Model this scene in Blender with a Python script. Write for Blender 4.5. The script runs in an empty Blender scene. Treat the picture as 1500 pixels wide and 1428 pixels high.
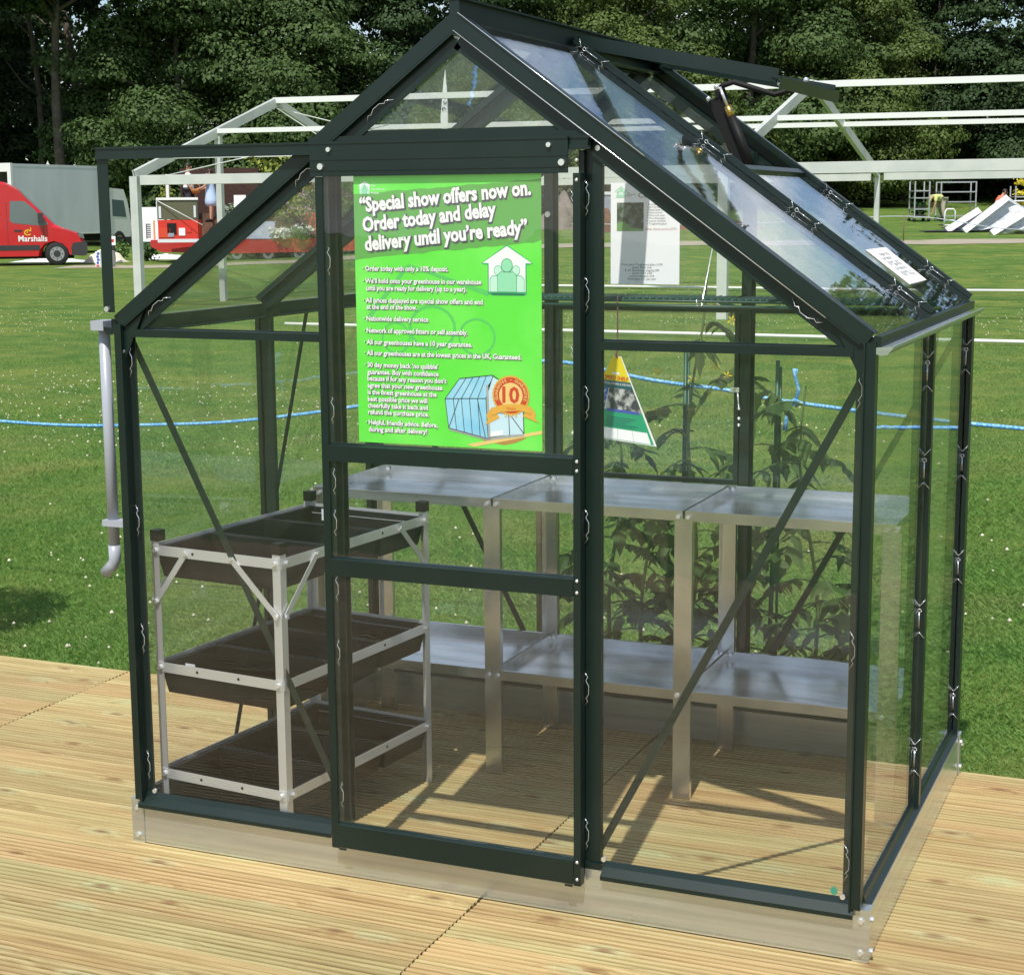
import bpy, math, random
import numpy as np
from mathutils import Vector, Matrix, Euler
random.seed(7)
rng = np.random.default_rng(11)
S = bpy.context.scene
COL = S.collection
PI = math.pi

# ------------------------------------------------------------------ camera
cam_d = bpy.data.cameras.new('camera')
cam = bpy.data.objects.new('camera', cam_d)
COL.objects.link(cam)
CAM = Vector((2.5712, -3.4860, 1.6435))
YAW, PITCH, ROLL = -0.4018, 0.1658, -0.0073
fw = Vector((math.sin(YAW) * math.cos(PITCH), math.cos(YAW) * math.cos(PITCH), -math.sin(PITCH)))
rt = Vector((math.cos(YAW), -math.sin(YAW), 0))
up = rt.cross(fw)
r2 = math.cos(ROLL) * rt + math.sin(ROLL) * up
u2 = -math.sin(ROLL) * rt + math.cos(ROLL) * up
cam.matrix_world = Matrix(((r2.x, u2.x, -fw.x, CAM.x), (r2.y, u2.y, -fw.y, CAM.y), (r2.z, u2.z, -fw.z, CAM.z), (0, 0, 0, 1)))
cam_d.sensor_width = 36.0
cam_d.lens = 36.0 * 2454.4 / 1500.0
cam_d.clip_start = 0.05
cam_d.clip_end = 1500
S.camera = cam

# ------------------------------------------------------------------ world, sun, exposure
w = bpy.data.worlds.new('World')
S.world = w
w.use_nodes = True
nt = w.node_tree
nt.nodes.clear()
N = nt.nodes.new
L = nt.links.new
out = N('ShaderNodeOutputWorld')
bg = N('ShaderNodeBackground')
bg.inputs['Strength'].default_value = 0.10
sky = N('ShaderNodeTexSky')
sky.sky_type = 'NISHITA'
sky.sun_disc = False
SUN_EL = math.radians(59)
SUN_DIR = Vector((0.07, -0.594, 1.0)).normalized()
sky.sun_elevation = SUN_EL
sky.sun_rotation = math.atan2(SUN_DIR.x, SUN_DIR.y)
sky.air_density = 1.0
sky.dust_density = 0.6
tc = N('ShaderNodeTexCoord')
mp = N('ShaderNodeMapping')
mp.inputs['Scale'].default_value = (1.0, 1.0, 2.6)
no = N('ShaderNodeTexNoise')
no.inputs['Scale'].default_value = 2.6
no.inputs['Detail'].default_value = 8
no.inputs['Roughness'].default_value = 0.62
rp = N('ShaderNodeValToRGB')
rp.color_ramp.elements[0].position = 0.47
rp.color_ramp.elements[1].position = 0.63
mx = N('ShaderNodeMixRGB')
mx.inputs['Color2'].default_value = (7.6, 7.8, 8.2, 1)
L(tc.outputs['Generated'], mp.inputs['Vector'])
L(mp.outputs['Vector'], no.inputs['Vector'])
L(no.outputs['Fac'], rp.inputs['Fac'])
L(rp.outputs['Color'], mx.inputs['Fac'])
L(sky.outputs['Color'], mx.inputs['Color1'])
L(mx.outputs['Color'], bg.inputs['Color'])
L(bg.outputs['Background'], out.inputs['Surface'])

sun_d = bpy.data.lights.new('sun', 'SUN')
sun_d.energy = 3.6
sun_d.angle = math.radians(0.53)
sun_d.color = (1.0, 0.955, 0.88)
sun = bpy.data.objects.new('sun', sun_d)
COL.objects.link(sun)
sun.rotation_euler = (-SUN_DIR).to_track_quat('-Z', 'Y').to_euler()
sun.location = SUN_DIR * 30

S.view_settings.view_transform = 'Standard'
S.view_settings.look = 'None'
S.view_settings.gamma = 1
S.view_settings.exposure = 0.42
S.render.engine = 'CYCLES'
S.cycles.max_bounces = 10
S.cycles.transparent_max_bounces = 40
S.cycles.diffuse_bounces = 3
S.cycles.glossy_bounces = 4
S.cycles.sample_clamp_indirect = 6
S.cycles.caustics_reflective = True
S.cycles.caustics_refractive = False
S.cycles.use_denoising = True
try:
    S.cycles.denoiser = 'OPENIMAGEDENOISE'
    S.cycles.denoising_prefilter = 'ACCURATE'
except Exception:
    pass

# the show field's own axes: d metres along it, l metres across it
FA = Vector((math.sin(YAW), math.cos(YAW), 0))
RA = Vector((math.cos(YAW), -math.sin(YAW), 0))
FO = Vector((CAM.x, CAM.y, 0))


def gh(d, l):
    t = min(1, max(0, (l / max(d, 1e-3) + .22) / .30))
    t = t * t * (3 - 2 * t)
    return -.12 + max(0, d - 34) * .031 * t


def W(d, l, z=None):
    v = FO + FA * d + RA * l
    v.z = gh(d, l) if z is None else z
    return v


FROT = -YAW  # z rotation that turns local x along the field's cross axis


# ------------------------------------------------------------------ materials
def mat(name, col=(.8, .8, .8), rough=.5, metal=0.0, spec=.5, bump=None, noise=None, island=0.0, coat=0.0, stretch=None):
    m = bpy.data.materials.new(name)
    m.use_nodes = True
    t = m.node_tree
    b = t.nodes['Principled BSDF']
    b.inputs['Base Color'].default_value = (*col, 1)
    b.inputs['Roughness'].default_value = rough
    b.inputs['Metallic'].default_value = metal
    b.inputs['Specular IOR Level'].default_value = spec
    b.inputs['Coat Weight'].default_value = coat
    last = None
    if noise:
        # noise: (scale, colour2, low, high)
        tc = t.nodes.new('ShaderNodeTexCoord')
        n = t.nodes.new('ShaderNodeTexNoise')
        n.inputs['Scale'].default_value = noise[0]
        n.inputs['Detail'].default_value = 6
        if stretch:
            mpg = t.nodes.new('ShaderNodeMapping')
            mpg.inputs['Scale'].default_value = stretch
            t.links.new(tc.outputs['Object'], mpg.inputs['Vector'])
            t.links.new(mpg.outputs['Vector'], n.inputs['Vector'])
        else:
            t.links.new(tc.outputs['Object'], n.inputs['Vector'])
        mr = t.nodes.new('ShaderNodeMapRange')
        mr.inputs['From Min'].default_value = noise[2]
        mr.inputs['From Max'].default_value = noise[3]
        t.links.new(n.outputs['Fac'], mr.inputs['Value'])
        mi = t.nodes.new('ShaderNodeMixRGB')
        mi.inputs['Color1'].default_value = (*col, 1)
        mi.inputs['Color2'].default_value = (*noise[1], 1)
        t.links.new(mr.outputs['Result'], mi.inputs['Fac'])
        last = mi.outputs['Color']
    if island:
        g = t.nodes.new('ShaderNodeNewGeometry')
        hs = t.nodes.new('ShaderNodeHueSaturation')
        mr = t.nodes.new('ShaderNodeMapRange')
        mr.inputs['To Min'].default_value = 1 - island
        mr.inputs['To Max'].default_value = 1 + island
        t.links.new(g.outputs['Random Per Island'], mr.inputs['Value'])
        t.links.new(mr.outputs['Result'], hs.inputs['Value'])
        if last:
            t.links.new(last, hs.inputs['Color'])
        else:
            hs.inputs['Color'].default_value = (*col, 1)
        last = hs.outputs['Color']
    if last:
        t.links.new(last, b.inputs['Base Color'])
    if bump:
        tc2 = t.nodes.new('ShaderNodeTexCoord')
        n2 = t.nodes.new('ShaderNodeTexNoise')
        n2.inputs['Scale'].default_value = bump[0]
        n2.inputs['Detail'].default_value = 5
        t.links.new(tc2.outputs['Object'], n2.inputs['Vector'])
        bp = t.nodes.new('ShaderNodeBump')
        bp.inputs['Strength'].default_value = bump[1]
        bp.inputs['Distance'].default_value = bump[2]
        t.links.new(n2.outputs['Fac'], bp.inputs['Height'])
        t.links.new(bp.outputs['Normal'], b.inputs['Normal'])
    return m


def leaf_mat(name, c1, c2, trans=.25, rough=.5, var=.35, patch=None):
    m = bpy.data.materials.new(name)
    m.use_nodes = True
    t = m.node_tree
    b = t.nodes['Principled BSDF']
    o = t.nodes['Material Output']
    g = t.nodes.new('ShaderNodeNewGeometry')
    cr = t.nodes.new('ShaderNodeMixRGB')
    cr.inputs['Color1'].default_value = (*c1, 1)
    cr.inputs['Color2'].default_value = (*c2, 1)
    t.links.new(g.outputs['Random Per Island'], cr.inputs['Fac'])
    if patch:
        tcp = t.nodes.new('ShaderNodeTexCoord')
        pn = t.nodes.new('ShaderNodeTexNoise')
        pn.inputs['Scale'].default_value = 1.1
        pn.inputs['Detail'].default_value = 5
        pm = t.nodes.new('ShaderNodeMapRange')
        pm.inputs['From Min'].default_value = .47
        pm.inputs['From Max'].default_value = .72
        pm.inputs['To Max'].default_value = .75
        px_ = t.nodes.new('ShaderNodeMixRGB')
        px_.inputs['Color2'].default_value = (*patch, 1)
        t.links.new(tcp.outputs['Object'], pn.inputs['Vector'])
        t.links.new(pn.outputs['Fac'], pm.inputs['Value'])
        t.links.new(pm.outputs['Result'], px_.inputs['Fac'])
        t.links.new(cr.outputs['Color'], px_.inputs['Color1'])
        cr = px_
    t.links.new(cr.outputs['Color'], b.inputs['Base Color'])
    b.inputs['Roughness'].default_value = rough
    b.inputs['Specular IOR Level'].default_value = .25
    tr = t.nodes.new('ShaderNodeBsdfTranslucent')
    t.links.new(cr.outputs['Color'], tr.inputs['Color'])
    mxs = t.nodes.new('ShaderNodeMixShader')
    mxs.inputs['Fac'].default_value = trans
    t.links.new(b.outputs['BSDF'], mxs.inputs[1])
    t.links.new(tr.outputs['BSDF'], mxs.inputs[2])
    t.links.new(mxs.outputs['Shader'], o.inputs['Surface'])
    return m


def glass_mat(name, tint=(.995, 1.0, .997), dirt=.006, wav=.0006):
    m = bpy.data.materials.new(name)
    m.use_nodes = True
    t = m.node_tree
    t.nodes.clear()
    n = t.nodes.new
    o = n('ShaderNodeOutputMaterial')
    tr = n('ShaderNodeBsdfTransparent')
    tr.inputs['Color'].default_value = (*tint, 1)
    gl = n('ShaderNodeBsdfGlossy')
    gl.inputs['Roughness'].default_value = 0.0
    gl.inputs['Color'].default_value = (.95, .97, 1, 1)
    fr = n('ShaderNodeFresnel')
    # both faces of the sheet reflect alike (no total internal reflection without refraction)
    gi = n('ShaderNodeNewGeometry')
    mi_ = n('ShaderNodeMapRange')
    mi_.inputs['To Min'].default_value = 1.45
    mi_.inputs['To Max'].default_value = 1 / 1.45
    t.links.new(gi.outputs['Backfacing'], mi_.inputs['Value'])
    t.links.new(mi_.outputs['Result'], fr.inputs['IOR'])
    df = n('ShaderNodeBsdfDiffuse')
    df.inputs['Color'].default_value = (.7, .72, .7, 1)
    tc = n('ShaderNodeTexCoord')
    nz = n('ShaderNodeTexNoise')
    nz.inputs['Scale'].default_value = 9
    bp = n('ShaderNodeBump')
    bp.inputs['Strength'].default_value = .5
    bp.inputs['Distance'].default_value = wav
    t.links.new(tc.outputs['Object'], nz.inputs['Vector'])
    t.links.new(nz.outputs['Fac'], bp.inputs['Height'])
    t.links.new(bp.outputs['Normal'], gl.inputs['Normal'])
    dn = n('ShaderNodeTexNoise')
    dn.inputs['Scale'].default_value = 3.5
    dn.inputs['Detail'].default_value = 7
    t.links.new(tc.outputs['Object'], dn.inputs['Vector'])
    dm = n('ShaderNodeMapRange')
    dm.inputs['From Min'].default_value = .35
    dm.inputs['From Max'].default_value = .75
    dm.inputs['To Min'].default_value = dirt * .4
    dm.inputs['To Max'].default_value = dirt * 2
    t.links.new(dn.outputs['Fac'], dm.inputs['Value'])
    m1 = n('ShaderNodeMixShader')
    t.links.new(dm.outputs['Result'], m1.inputs['Fac'])
    t.links.new(tr.outputs['BSDF'], m1.inputs[1])
    t.links.new(df.outputs['BSDF'], m1.inputs[2])
    m2 = n('ShaderNodeMixShader')
    t.links.new(fr.outputs['Fac'], m2.inputs['Fac'])
    t.links.new(m1.outputs['Shader'], m2.inputs[1])
    t.links.new(gl.outputs['BSDF'], m2.inputs[2])
    t.links.new(m2.outputs['Shader'], o.inputs['Surface'])
    return m


def deck_mat():
    m = bpy.data.materials.new('decking_timber')
    m.use_nodes = True
    t = m.node_tree
    n = t.nodes.new
    lk = t.links.new
    b = t.nodes['Principled BSDF']
    tc = n('ShaderNodeTexCoord')
    geo = n('ShaderNodeNewGeometry')
    # each board samples its own stretch of timber
    off = n('ShaderNodeVectorMath'); off.operation = 'SCALE'
    off.inputs[0].default_value = (37.0, 11.0, 5.0)
    lk(geo.outputs['Random Per Island'], off.inputs['Scale'])
    ad = n('ShaderNodeVectorMath'); ad.operation = 'ADD'
    lk(tc.outputs['Object'], ad.inputs[0]); lk(off.outputs['Vector'], ad.inputs[1])
    mp = n('ShaderNodeMapping'); mp.inputs['Scale'].default_value = (1.9, 44, 44)
    lk(ad.outputs['Vector'], mp.inputs['Vector'])
    # knots
    kmp = n('ShaderNodeMapping'); kmp.inputs['Scale'].default_value = (3.0, 7.0, 0)
    lk(ad.outputs['Vector'], kmp.inputs['Vector'])
    vo = n('ShaderNodeTexVoronoi'); vo.voronoi_dimensions = '2D'; vo.inputs['Scale'].default_value = 1.0
    vo.inputs['Randomness'].default_value = 1.0
    lk(kmp.outputs['Vector'], vo.inputs['Vector'])
    # distance warp so that grain flows round the knots
    wob = n('ShaderNodeMath'); wob.operation = 'MULTIPLY_ADD'
    wob.inputs[1].default_value = -1.6; wob.inputs[2].default_value = 0
    kr = n('ShaderNodeMapRange'); kr.inputs['From Min'].default_value = 0; kr.inputs['From Max'].default_value = .32
    kr.inputs['To Min'].default_value = 1; kr.inputs['To Max'].default_value = 0
    kr.interpolation_type = 'SMOOTHSTEP'
    lk(vo.outputs['Distance'], kr.inputs['Value'])
    lk(kr.outputs['Result'], wob.inputs[0])
    cmb = n('ShaderNodeCombineXYZ')
    lk(wob.outputs['Value'], cmb.inputs['Y'])
    ad2 = n('ShaderNodeVectorMath'); ad2.operation = 'ADD'
    lk(mp.outputs['Vector'], ad2.inputs[0]); lk(cmb.outputs['Vector'], ad2.inputs[1])
    gr = n('ShaderNodeTexNoise'); gr.inputs['Scale'].default_value = 1.0; gr.inputs['Detail'].default_value = 9
    gr.inputs['Roughness'].default_value = .68; gr.inputs['Distortion'].default_value = .25
    lk(ad2.outputs['Vector'], gr.inputs['Vector'])
    cr = n('ShaderNodeValToRGB')
    e = cr.color_ramp.elements
    e[0].position = .24; e[0].color = (.225, .152, .068, 1)
    e[1].position = .78; e[1].color = (.560, .465, .240, 1)
    k = cr.color_ramp.elements.new(.40); k.color = (.362, .265, .116, 1)
    k = cr.color_ramp.elements.new(.55); k.color = (.455, .356, .172, 1)
    lk(gr.outputs['Fac'], cr.inputs['Fac'])
    # large soft patches: pink-brown heartwood against greenish treated sapwood
    mp2 = n('ShaderNodeMapping'); mp2.inputs['Scale'].default_value = (.7, 4.5, 4.5)
    lk(ad.outputs['Vector'], mp2.inputs['Vector'])
    n2 = n('ShaderNodeTexNoise'); n2.inputs['Scale'].default_value = 1.0; n2.inputs['Detail'].default_value = 4
    lk(mp2.outputs['Vector'], n2.inputs['Vector'])
    pr = n('ShaderNodeValToRGB')
    pe = pr.color_ramp.elements
    pe[0].position = .34; pe[0].color = (1.03, .90, .79, 1)
    pe[1].position = .64; pe[1].color = (.98, 1.06, .95, 1)
    lk(n2.outputs['Fac'], pr.inputs['Fac'])
    mu = n('ShaderNodeMixRGB'); mu.blend_type = 'MULTIPLY'; mu.inputs['Fac'].default_value = 1
    lk(cr.outputs['Color'], mu.inputs['Color1']); lk(pr.outputs['Color'], mu.inputs['Color2'])
    # board to board
    hs = n('ShaderNodeHueSaturation')
    vr = n('ShaderNodeMapRange'); vr.inputs['To Min'].default_value = .90; vr.inputs['To Max'].default_value = 1.10
    lk(geo.outputs['Random Per Island'], vr.inputs['Value'])
    lk(vr.outputs['Result'], hs.inputs['Value'])
    hs.inputs['Saturation'].default_value = .95
    lk(mu.outputs['Color'], hs.inputs['Color'])
    # knot heart and pale green halo
    sel = n('ShaderNodeMath'); sel.operation = 'GREATER_THAN'; sel.inputs[1].default_value = .45
    sx = n('ShaderNodeSeparateColor')
    lk(vo.outputs['Color'], sx.inputs['Color']); lk(sx.outputs['Red'], sel.inputs[0])
    kh = n('ShaderNodeMapRange'); kh.inputs['From Min'].default_value = .03; kh.inputs['From Max'].default_value = .11
    kh.inputs['To Min'].default_value = .8; kh.inputs['To Max'].default_value = 0
    lk(vo.outputs['Distance'], kh.inputs['Value'])
    km = n('ShaderNodeMath'); km.operation = 'MULTIPLY'
    lk(kh.outputs['Result'], km.inputs[0]); lk(sel.outputs['Value'], km.inputs[1])
    halo = n('ShaderNodeMapRange'); halo.inputs['From Min'].default_value = .08; halo.inputs['From Max'].default_value = .24
    halo.inputs['To Min'].default_value = .5; halo.inputs['To Max'].default_value = 0
    lk(vo.outputs['Distance'], halo.inputs['Value'])
    hm = n('ShaderNodeMath'); hm.operation = 'MULTIPLY'
    sel2 = n('ShaderNodeMath'); sel2.operation = 'GREATER_THAN'; sel2.inputs[1].default_value = .55
    lk(sx.outputs['Green'], sel2.inputs[0])
    lk(halo.outputs['Result'], hm.inputs[0]); lk(sel2.outputs['Value'], hm.inputs[1])
    hn = n('ShaderNodeMath'); hn.operation = 'MULTIPLY'
    lk(hm.outputs['Value'], hn.inputs[0]); lk(gr.outputs['Fac'], hn.inputs[1])
    c1 = n('ShaderNodeMixRGB'); c1.inputs['Color2'].default_value = (.46, .60, .36, 1)
    lk(hn.outputs['Value'], c1.inputs['Fac']); lk(hs.outputs['Color'], c1.inputs['Color1'])
    c2 = n('ShaderNodeMixRGB'); c2.inputs['Color2'].default_value = (.22, .11, .05, 1)
    lk(km.outputs['Value'], c2.inputs['Fac']); lk(c1.outputs['Color'], c2.inputs['Color1'])
    # groove floors painted darker: grime and groove shading in one colour factor
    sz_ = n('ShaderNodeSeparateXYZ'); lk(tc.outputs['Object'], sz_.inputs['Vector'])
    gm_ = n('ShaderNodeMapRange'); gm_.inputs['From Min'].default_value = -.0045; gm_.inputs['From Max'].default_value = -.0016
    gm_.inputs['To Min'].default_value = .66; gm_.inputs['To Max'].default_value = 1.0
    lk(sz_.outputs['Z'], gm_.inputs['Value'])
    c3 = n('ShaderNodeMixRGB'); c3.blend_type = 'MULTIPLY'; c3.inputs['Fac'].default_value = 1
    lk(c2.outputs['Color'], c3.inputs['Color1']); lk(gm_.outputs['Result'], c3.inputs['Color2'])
    lk(c3.outputs['Color'], b.inputs['Base Color'])
    b.inputs['Roughness'].default_value = .62
    b.inputs['Specular IOR Level'].default_value = .3
    bp = n('ShaderNodeBump'); bp.inputs['Strength'].default_value = .5; bp.inputs['Distance'].default_value = .002
    lk(gr.outputs['Fac'], bp.inputs['Height']); lk(bp.outputs['Normal'], b.inputs['Normal'])
    return m


def lawn_mat():
    m = bpy.data.materials.new('lawn_turf')
    m.use_nodes = True
    t = m.node_tree
    n = t.nodes.new
    lk = t.links.new
    b = t.nodes['Principled BSDF']
    tc = n('ShaderNodeTexCoord')

    def noise(scale, det, rough=.6, sc=None):
        x = n('ShaderNodeTexNoise')
        x.inputs['Scale'].default_value = scale; x.inputs['Detail'].default_value = det; x.inputs['Roughness'].default_value = rough
        if sc:
            mm = n('ShaderNodeMapping'); mm.inputs['Scale'].default_value = sc
            mm.inputs['Rotation'].default_value = (0, 0, YAW)
            lk(tc.outputs['Object'], mm.inputs['Vector']); lk(mm.outputs['Vector'], x.inputs['Vector'])
        else:
            lk(tc.outputs['Object'], x.inputs['Vector'])
        return x
    fine = noise(38, 6, .7)
    mid = noise(1.7, 6, .62)
    big = noise(.35, 4, .6, (.45, 1.4, 1))
    cr = n('ShaderNodeValToRGB')
    e = cr.color_ramp.elements
    e[0].position = .30; e[0].color = (.036, .090, .014, 1)
    e[1].position = .72; e[1].color = (.145, .225, .056, 1)
    k = e.new(.5); k.color = (.094, .164, .036, 1)
    lk(fine.outputs['Fac'], cr.inputs['Fac'])
    pr = n('ShaderNodeValToRGB')
    pe = pr.color_ramp.elements
    pe[0].position = .36; pe[0].color = (.78, .92, .85, 1)
    pe[1].position = .66; pe[1].color = (1.85, 1.38, 1.40, 1)
    lk(mid.outputs['Fac'], pr.inputs['Fac'])
    br = n('ShaderNodeValToRGB')
    be = br.color_ramp.elements
    be[0].position = .38; be[0].color = (.78, .93, .8, 1)
    be[1].position = .62; be[1].color = (1.22, 1.08, 1.05, 1)
    lk(big.outputs['Fac'], br.inputs['Fac'])
    m1 = n('ShaderNodeMixRGB'); m1.blend_type = 'MULTIPLY'; m1.inputs['Fac'].default_value = 1
    lk(cr.outputs['Color'], m1.inputs['Color1']); lk(pr.outputs['Color'], m1.inputs['Color2'])
    m2 = n('ShaderNodeMixRGB'); m2.blend_type = 'MULTIPLY'; m2.inputs['Fac'].default_value = 1
    lk(m1.outputs['Color'], m2.inputs['Color1']); lk(br.outputs['Color'], m2.inputs['Color2'])
    lk(m2.outputs['Color'], b.inputs['Base Color'])
    b.inputs['Roughness'].default_value = .85
    b.inputs['Specular IOR Level'].default_value = .15
    bp = n('ShaderNodeBump'); bp.inputs['Strength'].default_value = .9; bp.inputs['Distance'].default_value = .03
    lk(fine.outputs['Fac'], bp.inputs['Height']); lk(bp.outputs['Normal'], b.inputs['Normal'])
    return m


GREEN = mat('dark_green_coating', (.0058, .0165, .0135), .33, 0, .5, bump=(160, .05, .001), noise=(5, (.0095, .0210, .0175), .45, .72))
ALU = mat('mill_aluminium', (.76, .77, .78), .25, .97, .5, bump=(60, .05, .001), noise=(4, (.52, .53, .54), .42, .68), stretch=(1, 4, 1))
ALUB = mat('plinth_aluminium', (.72, .77, .76), .27, .85, .5, noise=(6, (.58, .63, .62), .38, .66), stretch=(.25, .25, 9))
ALUR = mat('rack_aluminium', (.74, .75, .76), .42, .7, .5)
CHROME = mat('zinc_bolt', (.86, .87, .88), .22, .75)
GLASS = glass_mat('horticultural_glass')
GLASSW = glass_mat('vehicle_glass', (.45, .52, .55), .03)
DECK = deck_mat()
LAWN = lawn_mat()
BLACKP = mat('black_tray_plastic', (.006, .0055, .005), .5, 0, .3, bump=(30, .15, .002), noise=(14, (.014, .012, .010), .5, .75))
GREYPVC = mat('grey_pipe_plastic', (.36, .39, .44), .35)
BLACK = mat('black_plastic', (.009, .009, .010), .6, 0, .3)
BRASS = mat('brass', (.72, .50, .16), .3, 1)
WHITE = mat('white_print', (.82, .83, .84), .6)
PAPER = mat('white_paper', (.90, .91, .93), .75)
SHEETW = mat('white_sheeting', (.80, .82, .85), .5, noise=(3, (.62, .66, .72), .45, .7))
MARQ = mat('marquee_aluminium', (.62, .64, .60), .5, .15, .5, noise=(2, (.50, .53, .50), .4, .7))
MARQW = mat('white_purlin', (.80, .81, .79), .45, .1)


# ------------------------------------------------------------------ mesh builder
class MB:
    def __init__(s):
        s.v = []; s.f = []; s.m = []; s.mats = []; s.sm = []

    def mi(s, m):
        if m not in s.mats:
            s.mats.append(m)
        return s.mats.index(m)

    def add(s, vs, fs, m, smooth=False):
        b = len(s.v); k = s.mi(m)
        s.v.extend([tuple(v) for v in vs])
        for f in fs:
            s.f.append([i + b for i in f]); s.m.append(k); s.sm.append(smooth)

    def box(s, x0, x1, y0, y1, z0, z1, m):
        s.add([(x0, y0, z0), (x1, y0, z0), (x1, y1, z0), (x0, y1, z0), (x0, y0, z1), (x1, y0, z1), (x1, y1, z1), (x0, y1, z1)],
              [(0, 3, 2, 1), (4, 5, 6, 7), (0, 1, 5, 4), (1, 2, 6, 5), (2, 3, 7, 6), (3, 0, 4, 7)], m)

    def bar(s, p0, p1, wid, hei, m, upv=(0, 0, 1), shift=(0, 0)):
        """box section from p0 to p1: wid across, hei along upv; shift moves it across/up"""
        p0 = Vector(p0); p1 = Vector(p1); t = (p1 - p0).normalized(); u = Vector(upv)
        a = t.cross(u).normalized(); u = a.cross(t).normalized()
        vs = []
        for p in (p0, p1):
            for i, j in ((-1, -1), (1, -1), (1, 1), (-1, 1)):
                vs.append(p + a * (i * wid / 2 + shift[0]) + u * (j * hei / 2 + shift[1]))
        s.add(vs, [(0, 1, 2, 3), (7, 6, 5, 4), (0, 4, 5, 1), (1, 5, 6, 2), (2, 6, 7, 3), (3, 7, 4, 0)], m)

    def tube(s, pts, r, m, n=8, caps=True, smooth=True):
        pts = [Vector(p) for p in pts]
        rr = r if isinstance(r, (list, tuple)) else [r] * len(pts)
        vs = []; fs = []; ref = None
        for i, p in enumerate(pts):
            t = (pts[min(i + 1, len(pts) - 1)] - pts[max(i - 1, 0)]).normalized()
            if ref is None:
                ref = Vector((0, 0, 1)) if abs(t.z) < .9 else Vector((1, 0, 0))
            a = t.cross(ref).normalized(); b = a.cross(t).normalized(); ref = b
            for k in range(n):
                an = 2 * PI * k / n
                vs.append(p + (a * math.cos(an) + b * math.sin(an)) * rr[i])
        for i in range(len(pts) - 1):
            for k in range(n):
                k2 = (k + 1) % n
                fs.append((i * n + k, i * n + k2, (i + 1) * n + k2, (i + 1) * n + k))
        if caps:
            fs.append(tuple(range(n - 1, -1, -1))); fs.append(tuple((len(pts) - 1) * n + k for k in range(n)))
        s.add(vs, fs, m, smooth)

    def cyl(s, p0, p1, r, m, n=12, smooth=True):
        s.tube([p0, p1], r, m, n, True, smooth)

    def poly(s, pts, thick, m):
        """flat polygon (list of 3D points) given a thickness vector"""
        n = len(pts); th = Vector(thick)
        vs = [Vector(p) for p in pts] + [Vector(p) + th for p in pts]
        fs = [tuple(range(n)), tuple(range(2 * n - 1, n - 1, -1))]
        for i in range(n):
            j = (i + 1) % n
            fs.append((j, i, n + i, n + j))
        s.add(vs, fs, m)

    def flat(s, pts, m):
        s.add(pts, [tuple(range(len(pts)))], m)

    def ball(s, c, r, m, nu=10, nv=7, sc=(1, 1, 1)):
        vs = []; fs = []
        c = Vector(c)
        for j in range(nv + 1):
            th = PI * j / nv
            for i in range(nu):
                ph = 2 * PI * i / nu
                vs.append(c + Vector((r * sc[0] * math.sin(th) * math.cos(ph), r * sc[1] * math.sin(th) * math.sin(ph), r * sc[2] * math.cos(th))))
        for j in range(nv):
            for i in range(nu):
                i2 = (i + 1) % nu
                fs.append((j * nu + i, (j + 1) * nu + i, (j + 1) * nu + i2, j * nu + i2))
        s.add(vs, fs, m, True)

    def text(s, txt, o, ux, uy, size, m, fit=None, shear=0, off=0, align='LEFT'):
        cu = bpy.data.curves.new('lettering_tmp', 'FONT')
        cu.body = txt; cu.size = 1; cu.offset = off; cu.shear = shear; cu.resolution_u = 2; cu.fill_mode = 'FRONT'
        ob = bpy.data.objects.new('lettering_tmp', cu)
        me = ob.to_mesh()
        P = [v.co.copy() for v in me.vertices]; F = [tuple(p.vertices) for p in me.polygons]
        ob.to_mesh_clear(); bpy.data.objects.remove(ob); bpy.data.curves.remove(cu)
        if not P:
            return
        x0 = min(p.x for p in P); x1 = max(p.x for p in P)
        kx = size if fit is None else fit / max(1e-6, x1 - x0)
        o = Vector(o); ux = Vector(ux).normalized(); uy = Vector(uy).normalized()
        dx = {'LEFT': x0, 'CENTER': (x0 + x1) / 2, 'RIGHT': x1}[align]
        s.add([o + ux * ((p.x - dx) * kx) + uy * (p.y * size) for p in P], F, m)

    def build(s, name, parent=None, loc=None, smooth=None):
        me = bpy.data.meshes.new(name)
        me.from_pydata(s.v, [], s.f)
        for m in s.mats:
            me.materials.append(m)
        me.polygons.foreach_set('material_index', s.m)
        me.polygons.foreach_set('use_smooth', s.sm)
        me.update()
        o = bpy.data.objects.new(name, me)
        COL.objects.link(o)
        if parent is not None:
            o.parent = parent
        if loc is not None:
            o.location = loc
        return o


def fast_mesh(name, V, F, m, parent=None, mi=None, smooth=False):
    """numpy mesh: V (n,3), F (k,q) all faces of q corners"""
    me = bpy.data.meshes.new(name)
    V = np.ascontiguousarray(V, np.float32); F = np.ascontiguousarray(F, np.int32)
    k, q = F.shape
    me.vertices.add(len(V)); me.vertices.foreach_set('co', V.ravel())
    me.loops.add(k * q); me.loops.foreach_set('vertex_index', F.ravel())
    me.polygons.add(k); me.polygons.foreach_set('loop_start', np.arange(0, k * q, q, dtype=np.int32))
    me.polygons.foreach_set('loop_total', np.full(k, q, np.int32))
    for x in (m if isinstance(m, (list, tuple)) else [m]):
        me.materials.append(x)
    if mi is not None:
        me.polygons.foreach_set('material_index', np.ascontiguousarray(mi, np.int32))
    if smooth:
        me.polygons.foreach_set('use_smooth', np.ones(k, bool))
    me.update(calc_edges=True)
    o = bpy.data.objects.new(name, me)
    COL.objects.link(o)
    if parent is not None:
        o.parent = parent
    return o


def tag(o, label=None, cat=None, group=None, kind=None):
    if label: o['label'] = label
    if cat: o['category'] = cat
    if group: o['group'] = group
    if kind: o['kind'] = kind
    return o


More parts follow.
